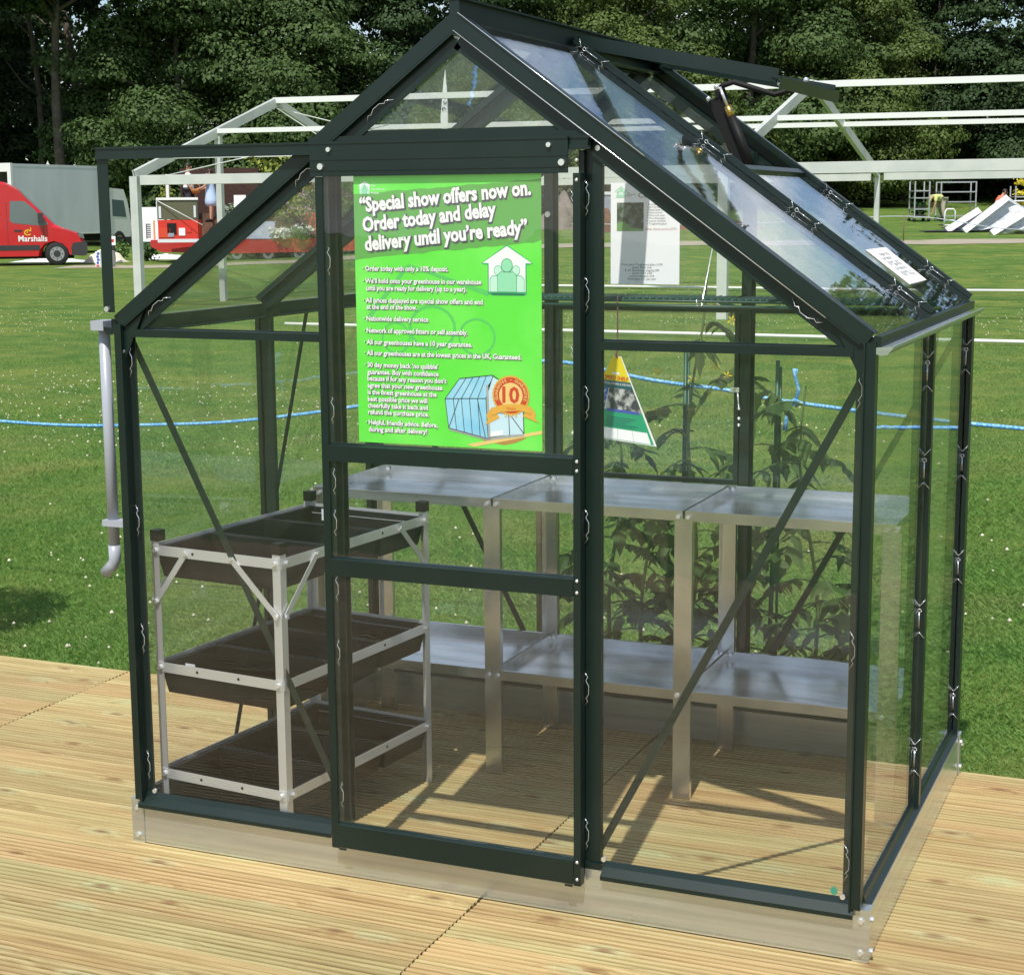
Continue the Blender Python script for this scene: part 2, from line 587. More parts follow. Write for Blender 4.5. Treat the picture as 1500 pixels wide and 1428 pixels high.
def thing(name, label, cat, loc=(0, 0, 0), rz=0, group=None):
    o = bpy.data.objects.new(name, None)
    COL.objects.link(o)
    o.empty_display_size = .1
    o.location = loc
    o.rotation_euler = (0, 0, rz)
    return tag(o, label, cat, group)


def clone(o, parent=None, name=None):
    c = o.copy()
    COL.objects.link(c)
    if parent is not None:
        c.parent = parent
    for ch in list(o.children):
        clone(ch, c)
    return c


# ================================================================== THE SETTING
# lawn: one sheet to the horizon
xs = np.concatenate([np.linspace(-420, -60, 10), np.linspace(-50, 70, 81), np.linspace(80, 420, 10)])
ds = np.concatenate([np.linspace(-60, 30, 20), np.linspace(31, 100, 60), np.linspace(110, 600, 12)])
gv = []
for d in ds:
    for l in xs:
        dd = min(d, 110)
        p = FO + FA * float(d) + RA * float(l)
        gv.append((p.x, p.y, gh(dd, l)))
nx = len(xs)
gf = [(j * nx + i, j * nx + i + 1, (j + 1) * nx + i + 1, (j + 1) * nx + i) for j in range(len(ds) - 1) for i in range(nx - 1)]
lawn = fast_mesh('lawn', gv, gf, LAWN, smooth=True)
tag(lawn, kind='structure')

# gravel path across the field
PATHM = mat('pale_path', (.36, .31, .24), .9, noise=(1.5, (.25, .25, .15), .45, .75))
pv = []
pl = np.linspace(-14, 40, 55)
for l in pl:
    for k, dd in enumerate((51.6, 54.2)):
        jit = .25 * math.sin(l * 1.3 + k) + .12 * math.sin(l * 3.7)
        q = W(dd + jit, float(l)); pv.append((q.x, q.y, q.z + .012))
pf = [(2 * i, 2 * i + 1, 2 * i + 3, 2 * i + 2) for i in range(len(pl) - 1)]
path = fast_mesh('path', pv, pf, PATHM)
tag(path, kind='structure')

# timber deck: grooved boards laid along x in two metre panels
DECK_BACK = 1.372
m = MB()
PITCH_B = 0.145
prof = []
NG = 7
bw = PITCH_B - .0022
gw = bw / NG
for g in range(NG):
    a = g * gw
    prof += [(a + gw * .05, -.0), (a + gw * .58, -.0), (a + gw * .63, -.0052), (a + gw * .98, -.0052)]
prof[0] = (0, 0)
prof[-1] = (bw, -.0012)
prof = [(0, -.028)] + prof + [(bw, -.028)]
for px in range(-3, 4):
    X0 = -1.0 + 2 * px - 2 + .0025; X1 = X0 + 2 - .005
    for j in range(34):
        yb = DECK_BACK - (j + 1) * PITCH_B + .0025
        dz = random.uniform(-.0012, .0008)
        ex = random.uniform(-.0015, .0015)
        n = len(prof)
        vs = [(X0 + ex, yb + a, b + dz) for a, b in prof] + [(X1 + ex, yb + a, b + dz) for a, b in prof]
        fs = [(i, i + n, i + n + 1, i + 1) for i in range(n - 1)]
        fs += [tuple(range(n)), tuple(range(2 * n - 1, n - 1, -1))]
        m.add(vs, fs, DECK)
deck = m.build('deck')
tag(deck, kind='structure')
JOIST = mat('joist_timber', (.16, .11, .06), .8, noise=(6, (.08, .055, .03), .4, .7))
m = MB()
for k in range(8):
    x = -9 + 2 * k
    for dx in (-.05, .05, 1.0):
        m.box(x + dx - .022, x + dx + .022, -3.66, DECK_BACK - .02, -.135, -.031, JOIST)
m.box(-9, 7, DECK_BACK - .022, DECK_BACK - .0, -.135, -.031, DECK)
fr = m.build('deck_joists')
tag(fr, kind='structure')

# ---------------------------------------------------------------- grass blades near the deck
GRASS = leaf_mat('grass_blade', (.115, .262, .042), (.262, .425, .112), .5, .6, patch=(.38, .39, .15))


def blades(name, n, region, hmin, hmax, wd):
    d = rng.uniform(region[0] ** .5, region[1] ** .5, n * 2) ** 2
    s = rng.uniform(region[2], region[3], n * 2)
    l = s * d
    P = np.array([[FO.x, FO.y]]) + d[:, None] * np.array([[FA.x, FA.y]]) + l[:, None] * np.array([[RA.x, RA.y]])
    ok = (P[:, 1] > DECK_BACK + .012) & (rng.uniform(0, 1, n * 2) > (d - 13) / 22)
    P = P[ok][:n]; d = d[ok][:n]
    n = len(P)
    pat = .5 + .5 * np.sin(P[:, 0] * 2.1 + 1.3 * np.sin(P[:, 1] * 1.7)) * np.sin(P[:, 1] * 1.3 + .7 * np.sin(P[:, 0] * 2.9))
    h = rng.uniform(hmin, hmax, n) * (.7 + .6 * pat)
    a = rng.uniform(0, 2 * PI, n); lean = rng.uniform(.2, 1.6, n) * h
    ca, sa = np.cos(a), np.sin(a)
    wv = wd * rng.uniform(.6, 1.3, n)
    z0 = -.125
    V = np.zeros((n, 4, 3), np.float32)
    V[:, 0] = np.stack([P[:, 0] - sa * wv, P[:, 1] + ca * wv, np.full(n, z0)], 1)
    V[:, 1] = np.stack([P[:, 0] + sa * wv, P[:, 1] - ca * wv, np.full(n, z0)], 1)
    V[:, 2] = np.stack([P[:, 0] + ca * lean * .5 + sa * wv * .7, P[:, 1] + sa * lean * .5 - ca * wv * .7, z0 + h * .75], 1)
    V[:, 3] = np.stack([P[:, 0] + ca * lean, P[:, 1] + sa * lean, z0 + h], 1)
    F = np.arange(n * 4).reshape(n, 4)
    o = fast_mesh(name, V.reshape(-1, 3), F, GRASS)
    return tag(o, 'short green lawn grass with blades catching the sun', 'grass', kind='stuff')


blades('grass_blades', 480000, (4.4, 11.5, -.50, .50), .009, .025, .0017)
blades('grass_blades', 250000, (11.5, 34, -.48, .48), .010, .024, .0036)

# clover heads
CLOVER = mat('clover_head', (.58, .55, .40), .8, island=.25)


def clover(n):
    out = []
    d = 4.8 + 40 * rng.uniform(0, 1, n) ** 1.0
    l = rng.uniform(-.36, .36, n) * d
    for di, li in zip(d, l):
        p = W(di, li)
        if p.y < DECK_BACK + .05:
            continue
        c = math.sin(di * .55 + .8 * math.sin(li * .23)) + .8 * math.sin(li * .42 + di * .17 + 1.0) + .5 * math.sin(di * 1.9 + li * 1.1)
        pr = (.03 if di > 9 else .16) + .97 * max(0, min(1, (c - .35) * .9)) * min(1, max(0.12, (di - 6) / 9))
        if rng.uniform() < pr:
            out.append(p)
    V = []; F = []
    for p in out:
        r = rng.uniform(.007, .0135)
        z = p.z + rng.uniform(.025, .06)
        b = len(V)
        V += [(p.x + r, p.y, z), (p.x, p.y + r, z), (p.x - r, p.y, z), (p.x, p.y - r, z), (p.x, p.y, z + r * .9), (p.x, p.y, z - r * .8)]
        F += [(b, b + 1, b + 4), (b + 1, b + 2, b + 4), (b + 2, b + 3, b + 4), (b + 3, b, b + 4), (b + 1, b, b + 5), (b + 2, b + 1, b + 5), (b + 3, b + 2, b + 5), (b, b + 3, b + 5)]
    o = fast_mesh('clover_flowers', V, F, CLOVER)
    tag(o, 'scattered white clover flowers in the lawn', 'clover', kind='stuff')


clover(11500)

# ================================================================== THE GREENHOUSE
GX0, GX1 = .02, 1.91          # frame, left and right
GY0, GY1 = .012, 1.352        # frame, front and back
EZ, RZ, RX = 1.382, 2.073, .965
ZB = .118
gh_root = thing('greenhouse', 'small dark green framed glass greenhouse with an open roof vent on the timber deck', 'greenhouse', (0, 0, 0))

# plinth: four aluminium sheets and corner brackets
m = MB()
m.box(0, 1.93, 0, .004, .002, ZB, ALUB)
m.box(0, 1.93, 1.361, 1.365, .002, ZB, ALUB)
m.box(0, .004, .0045, 1.3605, .002, ZB, ALUB)
m.box(1.926, 1.93, .0045, 1.3605, .002, ZB, ALUB)
m.box(.006, 1.924, .006, .030, ZB - .003, ZB, ALUB)
m.box(.006, 1.924, 1.335, 1.359, ZB - .003, ZB, ALUB)
m.build('base_plinth', gh_root)
for cx, sx in ((0, -1), (1.93, 1)):
    for cy, sy in ((0, -1), (1.365, 1)):
        m = MB()
        xa, xb = sorted((cx + sx * .003, cx - sx * .034)); ya, yb = sorted((cy + sy * .003, cy + sy * .0005))
        m.box(xa, xb, ya, yb, .001, ZB + .004, ALUB)
        xa, xb = sorted((cx + sx * .003, cx + sx * .0005)); ya2, yb2 = sorted((cy + sy * .0003, cy - sy * .034))
        m.box(xa, xb, ya2, yb2, .001, ZB + .004, ALUB)
        xa, xb = sorted((cx - sx * .034, cx + sx * .0005)); ya2, yb2 = sorted((cy + sy * .0003, cy - sy * .034))
        m.box(xa, xb, ya2, yb2, ZB + .001, ZB + .004, ALUB)
        br = m.build('corner_bracket', gh_root)
        for z in (.022, .096):
            b = MB()
            b.tube([(cx - sx * .016, cy + sy * .003, z), (cx - sx * .016, cy + sy * .0085, z)], .0062, CHROME, 6, True, False)
            b.tube([(cx + sx * .003, cy - sy * .016, z), (cx + sx * .0085, cy - sy * .016, z)], .0062, CHROME, 6, True, False)
            b.build('bolt', br)

# sills: sloping glazing cills on the plinth
def sill_front(x0, x1, y, sgn):
    m = MB()
    pts = [(0, .140), (-.006, .140), (-.010, .128), (-.030, .112), (-.030, .102), (-.026, .102), (-.026, .110), (0, .120)]
    P0 = [(x0, y + sgn * a, z) for a, z in pts]
    m.poly(P0, (x1 - x0, 0, 0), GREEN)
    return m


sill_front(.028, .602, .012, 1).build('sill', gh_root)
sill_front(1.312, 1.898, .012, 1).build('sill', gh_root)
sill_front(.06, 1.87, 1.352, -1).build('sill', gh_root)
m = MB(); m.box(.606, 1.308, .0, .022, ZB + .001, .133, GREEN); m.build('threshold', gh_root)
for X, sg in ((GX0, 1), (GX1, -1)):
    m = MB()
    pts = [(0.012, .138), (-.002, .138), (-.006, .128), (-.018, .121), (-.018, .1195), (.012, .1195)]
    m.poly([(X + sg * a, .034, z) for a, z in pts], (0, 1.294, 0), GREEN)
    m.build('sill', gh_root)

# corner posts
for X, sg in ((GX0, 1), (GX1, -1)):
    for Y, sy in ((GY0, 1), (GY1, -1)):
        m = MB()
        xa, xb = sorted((X - sg * .003, X + sg * .022)); ya, yb = sorted((Y - sy * .024, Y + sy * .004))
        m.box(xa, xb, ya, yb, .1225, EZ - .02, GREEN)
        xa, xb = sorted((X + sg * .0222, X + sg * .041)); ya, yb = sorted((Y + sy * .0015, Y + sy * .0045))
        m.box(xa, xb, ya, yb, .1225, EZ - .02, GREEN)
        xa, xb = sorted((X + sg * .001, X + sg * .005)); ya, yb = sorted((Y + sy * .0042, Y + sy * .03))
        m.box(xa, xb, ya, yb, .1225, EZ - .02, GREEN)
        xa, xb = sorted((X + sg * .018, X + sg * .0218)); ya, yb = sorted((Y - sy * .0245, Y - sy * .0305))
        m.box(xa, xb, ya, yb, .1225, EZ - .02, GREEN)
        if sy < 0:
            xa, xb = sorted((X - sg * .0155, X - sg * .0035)); m.box(xa, xb, Y - .024, Y + .02, .1225, 1.338, GREEN)
        m.build('corner_post', gh_root)

# side glazing bars (middle of each side wall)
for X, sg in ((GX0, 1), (GX1, -1)):
    m = MB()
    xa, xb = sorted((X - sg * .0145, X - sg * .0015)); m.box(xa, xb, .671, .699, .1225, 1.338, GREEN)
    xa, xb = sorted((X + sg * .0025, X + sg * .034)); m.box(xa, xb, .676, .694, .1225, 1.345, GREEN)
    m.build('glazing_bar', gh_root)

# gable uprights: front jambs and rear bars
def roof_z(x, drop=0):
    return RZ - abs(x - RX) * (RZ - EZ) / (GX1 - RX) - drop


def upright(xc, Y, sg, ztop, wid=.034):
    m = MB()
    ya, yb = sorted((Y - sg * .004, Y)); m.box(xc - wid / 2, xc + wid / 2, ya, yb, .134, ztop, GREEN)
    ya, yb = sorted((Y + sg * .0002, Y + sg * .026)); m.box(xc - .004, xc + .004, ya, yb, .134, ztop, GREEN)
    ya, yb = sorted((Y + sg * .0262, Y + sg * .030)); m.box(xc - .014, xc + .014, ya, yb, .134, ztop, GREEN)
    return m.build('glazing_bar', gh_root)


upright(.628, GY0, 1, 1.79)
upright(1.2845, GY0, 1, 1.79, .041)
for xc in (.655, 1.278):
    upright(xc, GY1, -1, roof_z(xc, .05), .040)

# horizontal gable rails
for xa, xb in ((.044, .610), (1.306, 1.886)):
    m = MB()
    m.box(xa, xb, .013, .017, 1.329, 1.353, GREEN); m.box(xa, xb, .0172, .034, 1.347, 1.351, GREEN)
    m.box(xa + (.02 if xa < 1 else 0), xb - (.02 if xa > 1 else 0), -.0095, .0125, 1.331, 1.350, GREEN)
    m.build('gable_rail', gh_root)
for xa, xb in ((.055, .6345), (.6755, 1.2575), (1.2985, 1.880)):
    m = MB()
    m.box(xa, xb, 1.345, 1.351, 1.330, 1.352, GREEN); m.box(xa, xb, 1.330, 1.3448, 1.347, 1.351, GREEN)
    m.build('gable_rail', gh_root)
# gable bar over the door
m = MB(); m.box(.585, 1.290, -.010, .016, 1.7955, 1.8065, GREEN); m.box(.600, 1.300, .004, .008, 1.8067, 1.818, GREEN); m.build('gable_rail', gh_root)

# roof bars on the front and back gables and in the middle
def sl(x, side):  # point on the roof line at distance x from ridge centre
    return x


def roof_bar(y, kind):
    for sg in (-1, 1):
        e = Vector((RX + sg * (GX1 - RX), 0, EZ)); a = Vector((RX, 0, RZ))
        t = (e - a).normalized(); nrm = Vector((-t.z * sg, 0, t.x * sg)); nrm = nrm if nrm.z > 0 else -nrm
        m = MB()
        if kind in ('front', 'back'):
            s = -1 if kind == 'front' else 1
            # outer face
            m.poly([a + Vector((0, y, 0)), e + Vector((0, y, 0)), e - nrm * .034 + Vector((0, y, 0)), a - Vector((0, 0, .034 / nrm.z)) + Vector((0, y, 0))], (0, -s * .004, 0), GREEN)
            # top flange
            m.bar(a + Vector((0, y - s * .022, 0)) + t * .012 - nrm * .0015, e + Vector((0, y - s * .022, 0)) - nrm * .0015, .0355, .003, GREEN, nrm)
            if kind == 'back':
                m.bar(a + Vector((0, y - .020, 0)) + t * .02 + nrm * .007, e + Vector((0, y - .020, 0)) + nrm * .007, .026, .012, GREEN, nrm)
            # inner web, set back
            p = a - nrm * .052 + t * .040; q = e - nrm * .052 - t * .03
            m.bar(p + Vector((0, y - s * .016, 0)), q + Vector((0, y - s * .016, 0)), .003, .036, GREEN, nrm)
            m.bar(p + nrm * .018 + Vector((0, y - s * .010, 0)), q + nrm * .018 + Vector((0, y - s * .010, 0)), .010, .003, GREEN, nrm)
            # bright tubes added in place of sun glints along the bar's edges
            if sg > 0 and kind == 'front':
                m.tube([a + t * .012 + nrm * .001 + Vector((0, y - .0042, 0)), e - t * .62 + nrm * .001 + Vector((0, y - .0042, 0))], .0011, CHROME, 6)
                m.tube([a + t * .024 - nrm * .0365 + Vector((0, y - .0025, 0)), e - t * .10 - nrm * .0365 + Vector((0, y - .0025, 0))], .0012, CHROME, 6)
            m.bar(a + t * .03 - nrm * .0365 + Vector((0, y - s * .002, 0)), e - t * .01 - nrm * .0365 + Vector((0, y - s * .002, 0)), .004, .004, GREEN, nrm)
        else:
            m.bar(a + Vector((0, y, 0)) + t * .02 + nrm * .006, e + Vector((0, y, 0)) + nrm * .006, .030, .010, GREEN, nrm)
            m.bar(a + Vector((0, y - .014, 0)) + t * .02 + nrm * .0135, e + Vector((0, y - .014, 0)) + nrm * .0135, .004, .005, GREEN, nrm)
            m.bar(a + Vector((0, y, 0)) + t * .02 - nrm * .014, e + Vector((0, y, 0)) - nrm * .014, .006, .0318, GREEN, nrm)
            m.bar(a + Vector((0, y, 0)) + t * .02 - nrm * .032, e + Vector((0, y, 0)) - nrm * .032, .028, .004, GREEN, nrm)
        m.build('roof_bar', gh_root)


roof_bar(-.0137, 'front')
roof_bar(.685, 'mid')
roof_bar(1.3777, 'back')

# ridge
m = MB()
m.box(.953, .977, -.013, 1.378, 2.030, 2.094, GREEN)
m.box(.940, .990, -.015, 1.380, 2.0942, 2.0985, GREEN)
m.box(.925, .9528, -.006, 1.37, 2.026, 2.030, GREEN)
m.box(.9772, 1.005, -.006, 1.37, 2.026, 2.030, GREEN)
m.build('ridge_beam', gh_root)

# eaves with gutters
for sg, X in ((-1, GX0), (1, GX1)):
    m = MB()
    xa, xb = sorted((X - sg * .004, X)); m.box(xa, xb, .04, 1.325, 1.336, 1.370, GREEN)
    xa, xb = sorted((X - sg * .003, X + sg * .0125)); m.box(xa, xb, -.008, 1.372, 1.352, 1.3745, GREEN)
    xa, xb = sorted((X - sg * .0042, X - sg * .03)); m.box(xa, xb, .04, 1.325, 1.336, 1.339, GREEN)
    m.build('eave_beam', gh_root)
    g = MB()
    prof = [(.0025, 1.351), (.0025, 1.340), (.012, 1.336), (.026, 1.338), (.036, 1.347), (.039, 1.355), (.0365, 1.356), (.034, 1.349), (.025, 1.341), (.012, 1.339), (.0055, 1.342), (.0055, 1.351)]
    P = [(X + sg * a, -.008, z) for a, z in prof]
    g.poly(P, (0, 1.392, 0), ALUB)
    g.poly([(X + sg * a, -.0105, z) for a, z in [(.001, 1.3515), (.001, 1.339), (.012, 1.335), (.027, 1.337), (.040, 1.355)]], (0, .002, 0), ALUB if sg > 0 else GREEN)
    g.build('gutter', gh_root)

# gusset plates at the four eave corners
gp = [(1.797, 1.436), (1.818, 1.410), (1.845, 1.357), (1.877, 1.294), (1.884, 1.280), (1.906, 1.280), (1.907, 1.372), (1.822, 1.440)]
for mir in (0, 1):
    for y, th in ((-.0062, .002), (1.370, -.002)):
        m = MB()
        pts = [((1.93 - a if mir else a), y, z) for a, z in gp]
        m.poly(pts, (0, th, 0), GREEN)
        g = m.build('gusset_plate', gh_root)
        for a, z in ((1.829, 1.411), (1.868, 1.383), (1.892, 1.294)):
            b = MB(); x = 1.93 - a if mir else a
            yy = y if y < 1 else y
            b.tube([(x, yy - .005 * (1 if y < 1 else -1), z), (x, yy, z)], .0058, CHROME, 8, True, False); b.build('bolt', g)

# diagonal braces
def brace(p, q, nrm):
    m = MB(); m.bar(p, q, .002, .018, GREEN, Vector(nrm).cross(Vector(q) - Vector(p)))
    return m.build('brace', gh_root)


brace((.034, .030, 1.331), (.622, .030, .168), (0, 1, 0))
brace((1.897, .030, 1.316), (1.292, .030, .155), (0, 1, 0))
brace((.052, 1.326, 1.28), (.640, 1.326, .16), (0, 1, 0))
brace((1.884, 1.326, 1.28), (1.292, 1.326, .16), (0, 1, 0))
brace((.034, .92, 1.34), (.034, .44, .13), (1, 0, 0))
brace((1.896, .92, 1.34), (1.896, .44, .13), (1, 0, 0))

# ---- glass panes (3 mm)
def pane(pts, th, name='glass_pane', parent=None):
    m = MB(); m.poly(pts, th, GLASS)
    return m.build(name, parent or gh_root)


def xz(pts, y):
    return [(a, y, b) for a, b in pts]


TH = (0, .003, 0)
pane(xz([(.040, .136), (.614, .136), (.614, 1.336), (.040, 1.336)], .0085), TH)
pane(xz([(1.2985, .136), (1.890, .136), (1.890, 1.336), (1.2985, 1.336)], .0085), TH)
pane(xz([(.085, 1.354), (.614, 1.354), (.614, roof_z(.614, .055)), (.085, roof_z(.085, .055))], .0085), TH)
pane(xz([(1.304, 1.354), (1.845, 1.354), (1.845, roof_z(1.845, .055)), (1.304, roof_z(1.304, .055))], .0085), TH)
pane(xz([(.655, 1.812), (1.275, 1.812), (.965, 2.035)], .0085), TH)
for xa, xb in ((.040, .640), (1.288, 1.890)):
    pane(xz([(xa, .136), (xb, .136), (xb, 1.336), (xa, 1.336)], 1.3525), TH)
pane(xz([(.668, .136), (1.264, .136), (1.264, .815), (.668, .815)], 1.3525), TH)
pane(xz([(.085, 1.354), (.640, 1.354), (.640, roof_z(.640, .055)), (.085, roof_z(.085, .055))], 1.3525), TH)
pane(xz([(.668, 1.354), (1.264, 1.354), (1.264, roof_z(1.264, .055)), (.965, 2.020), (.668, roof_z(.668, .055))], 1.3525), TH)
pane(xz([(1.288, 1.354), (1.845, 1.354), (1.845, roof_z(1.845, .055)), (1.288, roof_z(1.288, .055))], 1.3525), TH)
for X in (GX0 - .001, GX1 - .002):
    for ya, yb in ((.030, .680), (.690, 1.335)):
        pane([(X, ya, .136), (X, yb, .136), (X, yb, 1.340), (X, ya, 1.340)], (.003, 0, 0))
for sg in (-1, 1):
    e = Vector((RX + sg * (GX1 + .006 - RX), 0, EZ - .004)); a = Vector((RX, 0, RZ))
    t = (e - a).normalized(); nrm = Vector((t.z * -sg, 0, t.x * sg)); nrm = nrm if nrm.z > 0 else -nrm
    ln = (e - a).length
    for k, (ya, yb) in enumerate(((-.006, .680), (.690, 1.370))):
        s0 = .045 if not (sg > 0 and k == 1) else .585
        p0 = a + t * s0 - nrm * .004; p1 = a + t * (ln - .002) - nrm * .004
        pane([p0 + Vector((0, ya, 0)), p1 + Vector((0, ya, 0)), p1 + Vector((0, yb, 0)), p0 + Vector((0, yb, 0))], nrm * .003)
        if sg > 0 and k == 1:
            m = MB(); q = a + t * .575
            m.bar(q + Vector((0, .703, 0)), q + Vector((0, 1.358, 0)), .020, .014, GREEN, nrm); m.build('vent_sill', gh_root)
            SILL_Q = q
# small green maker's mark in the corner of the front right pane
MARK = mat('etched_mark', (.05, .28, .18), .6)
m = MB()
st = [(1.851 + (.009 if k % 2 == 0 else .007) * math.cos(k * PI / 10), .0078, .152 + (.011 if k % 2 == 0 else .0085) * math.sin(k * PI / 10)) for k in range(20)]
m.poly(st, (0, .0004, 0), MARK); m.build('pane_mark', gh_root)

# ---- louvre window in the middle bay of the rear wall
lv = MB()
lv.box(.6762, .690, 1.330, 1.3515, .818, 1.3295, GREEN); lv.box(1.243, 1.2568, 1.330, 1.3515, .818, 1.3295, GREEN); lv.box(.6902, 1.2428, 1.332, 1.3515, .818, .832, GREEN)
lvo = lv.build('louvre_window', gh_root)
for k in range(5):
    z = .838 + .098 * k
    pane([(.692, 1.356, z), (1.241, 1.356, z), (1.241, 1.344, z + .104), (.692, 1.344, z + .104)], (0, .003, 0), 'louvre_blade', lvo)
m = MB()
m.bar((1.236, 1.322, 1.105), (1.262, 1.322, 1.105), .012, .014, CHROME); m.cyl((1.256, 1.322, 1.10), (1.262, 1.318, 1.05), .0025, CHROME, 6)
for z in (1.05, 1.02, 1.0):
    m.ball((1.262, 1.320, z), .0055, CHROME, 8, 6)
m.build('lever_handle', lvo)

# ---- sliding door
DY = -.034
door = MB()
for xa, xb in ((.614, .633), (1.253, 1.270)):
    door.box(xa, xb, DY, DY + .004, .086, 1.715, GREEN)
    door.box(xa, xa + .004, DY + .0042, DY + .024, .086, 1.715, GREEN)
    door.box(xb - .004, xb, DY + .0042, DY + .024, .086, 1.715, GREEN)
door.box(.6332, .644, DY + .008, DY + .011, .150, 1.7135, GREEN)
dob = door.build('door', gh_root)
for za, zb, nm in ((1.052, 1.096, 'door_rail'), (.774, .821, 'door_rail'), (.090, .154, 'kick_rail')):
    m = MB()
    m.box(.6333, 1.2527, DY - .003, DY + .0005, za, zb - .007, GREEN)
    m.poly([(.6333, DY - .003, zb - .0069), (.6333, DY + .010, zb), (.6333, DY + .013, zb), (.6333, DY + .0005, zb - .0069)], (.6194, 0, 0), GREEN)
    if nm == 'kick_rail':
        m.box(.636, .656, DY - .004, DY - .0032, .084, .0895, GREEN); m.box(1.232, 1.252, DY - .004, DY - .0032, .084, .0895, GREEN)
    m.build(nm, dob)
m = MB()
m.box(.604, 1.2425, DY - .0035, DY - .0005, 1.7155, 1.7935, GREEN)
m.box(.604, 1.2425, DY - .0050, DY - .0036, 1.752, 1.756, GREEN)
m.box(.604, 1.2425, DY - .0050, DY - .0036, 1.728, 1.7305, GREEN)
m.box(.604, 1.2425, DY - .0055, DY - .0036, 1.7885, 1.7935, GREEN)
hd = m.build('door_header', dob)
for x, z, r in ((.655, 1.776, .0055), (1.199, 1.776, .0055), (.633, 1.738, .0075), (1.229, 1.738, .0075)):
    b = MB(); b.tube([(x, DY - .0036, z), (x, DY - .0095, z)], r, CHROME, 8, True, False); b.build('bolt', hd)
for z in (1.083, 1.062, .811, .784, .144, .102, 1.742, 1.70):
    b = MB(); b.ball((1.2615, DY - .001, z), .0042, CHROME, 8, 6, (1, .6, 1)); b.build('screw', dob)
for za, zb in ((1.0965, 1.715), (.8215, 1.051), (.1545, .773)):
    pane([(.6335, DY + .0012, za), (1.2525, DY + .0012, za), (1.2525, DY + .0012, zb), (.6335, DY + .0012, zb)], TH, 'door_glass', dob)
# door track with the stay that carries its outer end
m = MB()
m.box(-.001, 1.286, DY + .0045, DY + .0245, 1.7660, 1.7945, GREEN)
m.box(-.001, 1.286, DY + .0015, DY + .0042, 1.7650, 1.7760, GREEN)
m.box(-.001, 1.286, DY + .0015, DY + .0042, 1.7895, 1.7945, GREEN)
tr = m.build('door_track', gh_root)
m = MB()
m.box(-.001, .0305, DY + .0085, DY + .0115, 1.392, 1.7655, GREEN); m.box(.0005, .0045, DY + .0117, DY + .0215, 1.392, 1.7655, GREEN)
stx = m.build('track_stay', tr)
b = MB(); b.tube([(.011, DY + .0083, 1.400), (.011, DY + .002, 1.400)], .007, CHROME, 8, True, False); b.build('bolt', stx)
m = MB()
m.box(1.256, 1.268, DY + .028, DY + .038, .134, 1.764, GREEN)
m.build('door_guide', gh_root)

# ---- downpipe at the front left corner
m = MB()
PX, PY = -.036, .050
m.box(-.052, -.014, -.014, .048, 1.345, 1.369, GREYPVC)
m.cyl((PX, PY - .03, 1.3478), (PX, PY - .03, .78), .0145, GREYPVC, 18)
m.tube([(PX, PY - .03, .79), (PX, PY - .03, .752), (PX - .006, PY - .03, .738), (PX - .032, PY - .03, .714)], .0155, GREYPVC, 18)
dp = m.build('downpipe', gh_root)
m = MB(); m.box(PX - .020, GX0 - .006, PY - .050, PY - .012, .842, .858, GREYPVC); m.build('pipe_clip', dp)

# ---- opened roof vent over the right rear bay
vt = MB()
VA = Vector((.992, 0, 2.066)); VE = Vector((1.517, 0, 1.962))
vt_t = (VE - VA).normalized(); vn = Vector((-vt_t.z, 0, vt_t.x)); vn = vn if vn.z > 0 else -vn
for y in (.700, 1.352):
    vt.bar(VA + Vector((0, y, 0)), VE + Vector((0, y, 0)), .006, .030, GREEN, vn)
    vt.bar(VA + Vector((0, y, 0)) - vn * .017, VE + Vector((0, y, 0)) - vn * .017, .022, .0035, GREEN, vn)
vt.bar(VA + Vector((0, .704, 0)), VA + Vector((0, 1.348, 0)), .022, .020, GREEN, vn)
vt.bar(VE + Vector((0, .690, 0)) - vn * .006, VE + Vector((0, 1.362, 0)) - vn * .006, .026, .006, GREEN, vn)
vt.bar(VE + vt_t * .013 + Vector((0, .690, 0)) - vn * .018, VE + vt_t * .013 + Vector((0, 1.362, 0)) - vn * .018, .003, .030, GREEN, vn)
vto = vt.build('roof_vent', gh_root)
pane([VA + vt_t * .02 + Vector((0, .705, 0)) - vn * .008, VE - vt_t * .015 + Vector((0, .705, 0)) - vn * .008, VE - vt_t * .015 + Vector((0, 1.347, 0)) - vn * .008, VA + vt_t * .02 + Vector((0, 1.347, 0)) - vn * .008], vn * .003, 'vent_glass', vto)
for c_ in (VE + Vector((0, 1.0, .006)), VE + Vector((0, .72, -.02))):
    m = MB(); m.ball(c_, .0075, CHROME, 8, 6); m.build('bolt', vto)
op = MB()
yc = 1.02
E1 = Vector((1.276, yc, 1.957)); E2 = VE + Vector((-.028, yc, -.012)); E3 = SILL_Q + Vector((-.07, yc, .05)) ; E3 = Vector((1.365, yc, 1.742))
op.tube([E2, E2 + Vector((-.06, 0, -.016)), E1 + Vector((.04, 0, .014)), E1 + Vector((.01, 0, .006)), E1], .0075, BLACK, 8)
op.bar(E1 + Vector((-.006, .016, 0)), Vector((1.345, yc + .016, 1.742)), .004, .030, BLACK, (1, 0, .3))
op.bar(E1 + Vector((-.012, -.016, -.03)), Vector((1.345, yc - .016, 1.742)), .004, .030, BLACK, (1, 0, .3))
opo = op.build('vent_opener', gh_root)
m = MB()
a = E1 + Vector((.008, -.026, 0)); bq = E3 + Vector((.012, -.026, 0)); dr = (bq - a).normalized()
m.cyl(a, a + dr * .055, .0042, CHROME, 10); m.cyl(a + dr * .055, a + dr * .085, .0105, BRASS, 12); m.cyl(a + dr * .085, bq, .0115, BLACK, 14)
m.ball(E1 + Vector((0, -.03, 0)), .008, CHROME, 8, 6); m.ball(E1 + Vector((-.022, -.03, -.03)), .007, CHROME, 8, 6)
m.build('piston', opo)
m = MB()
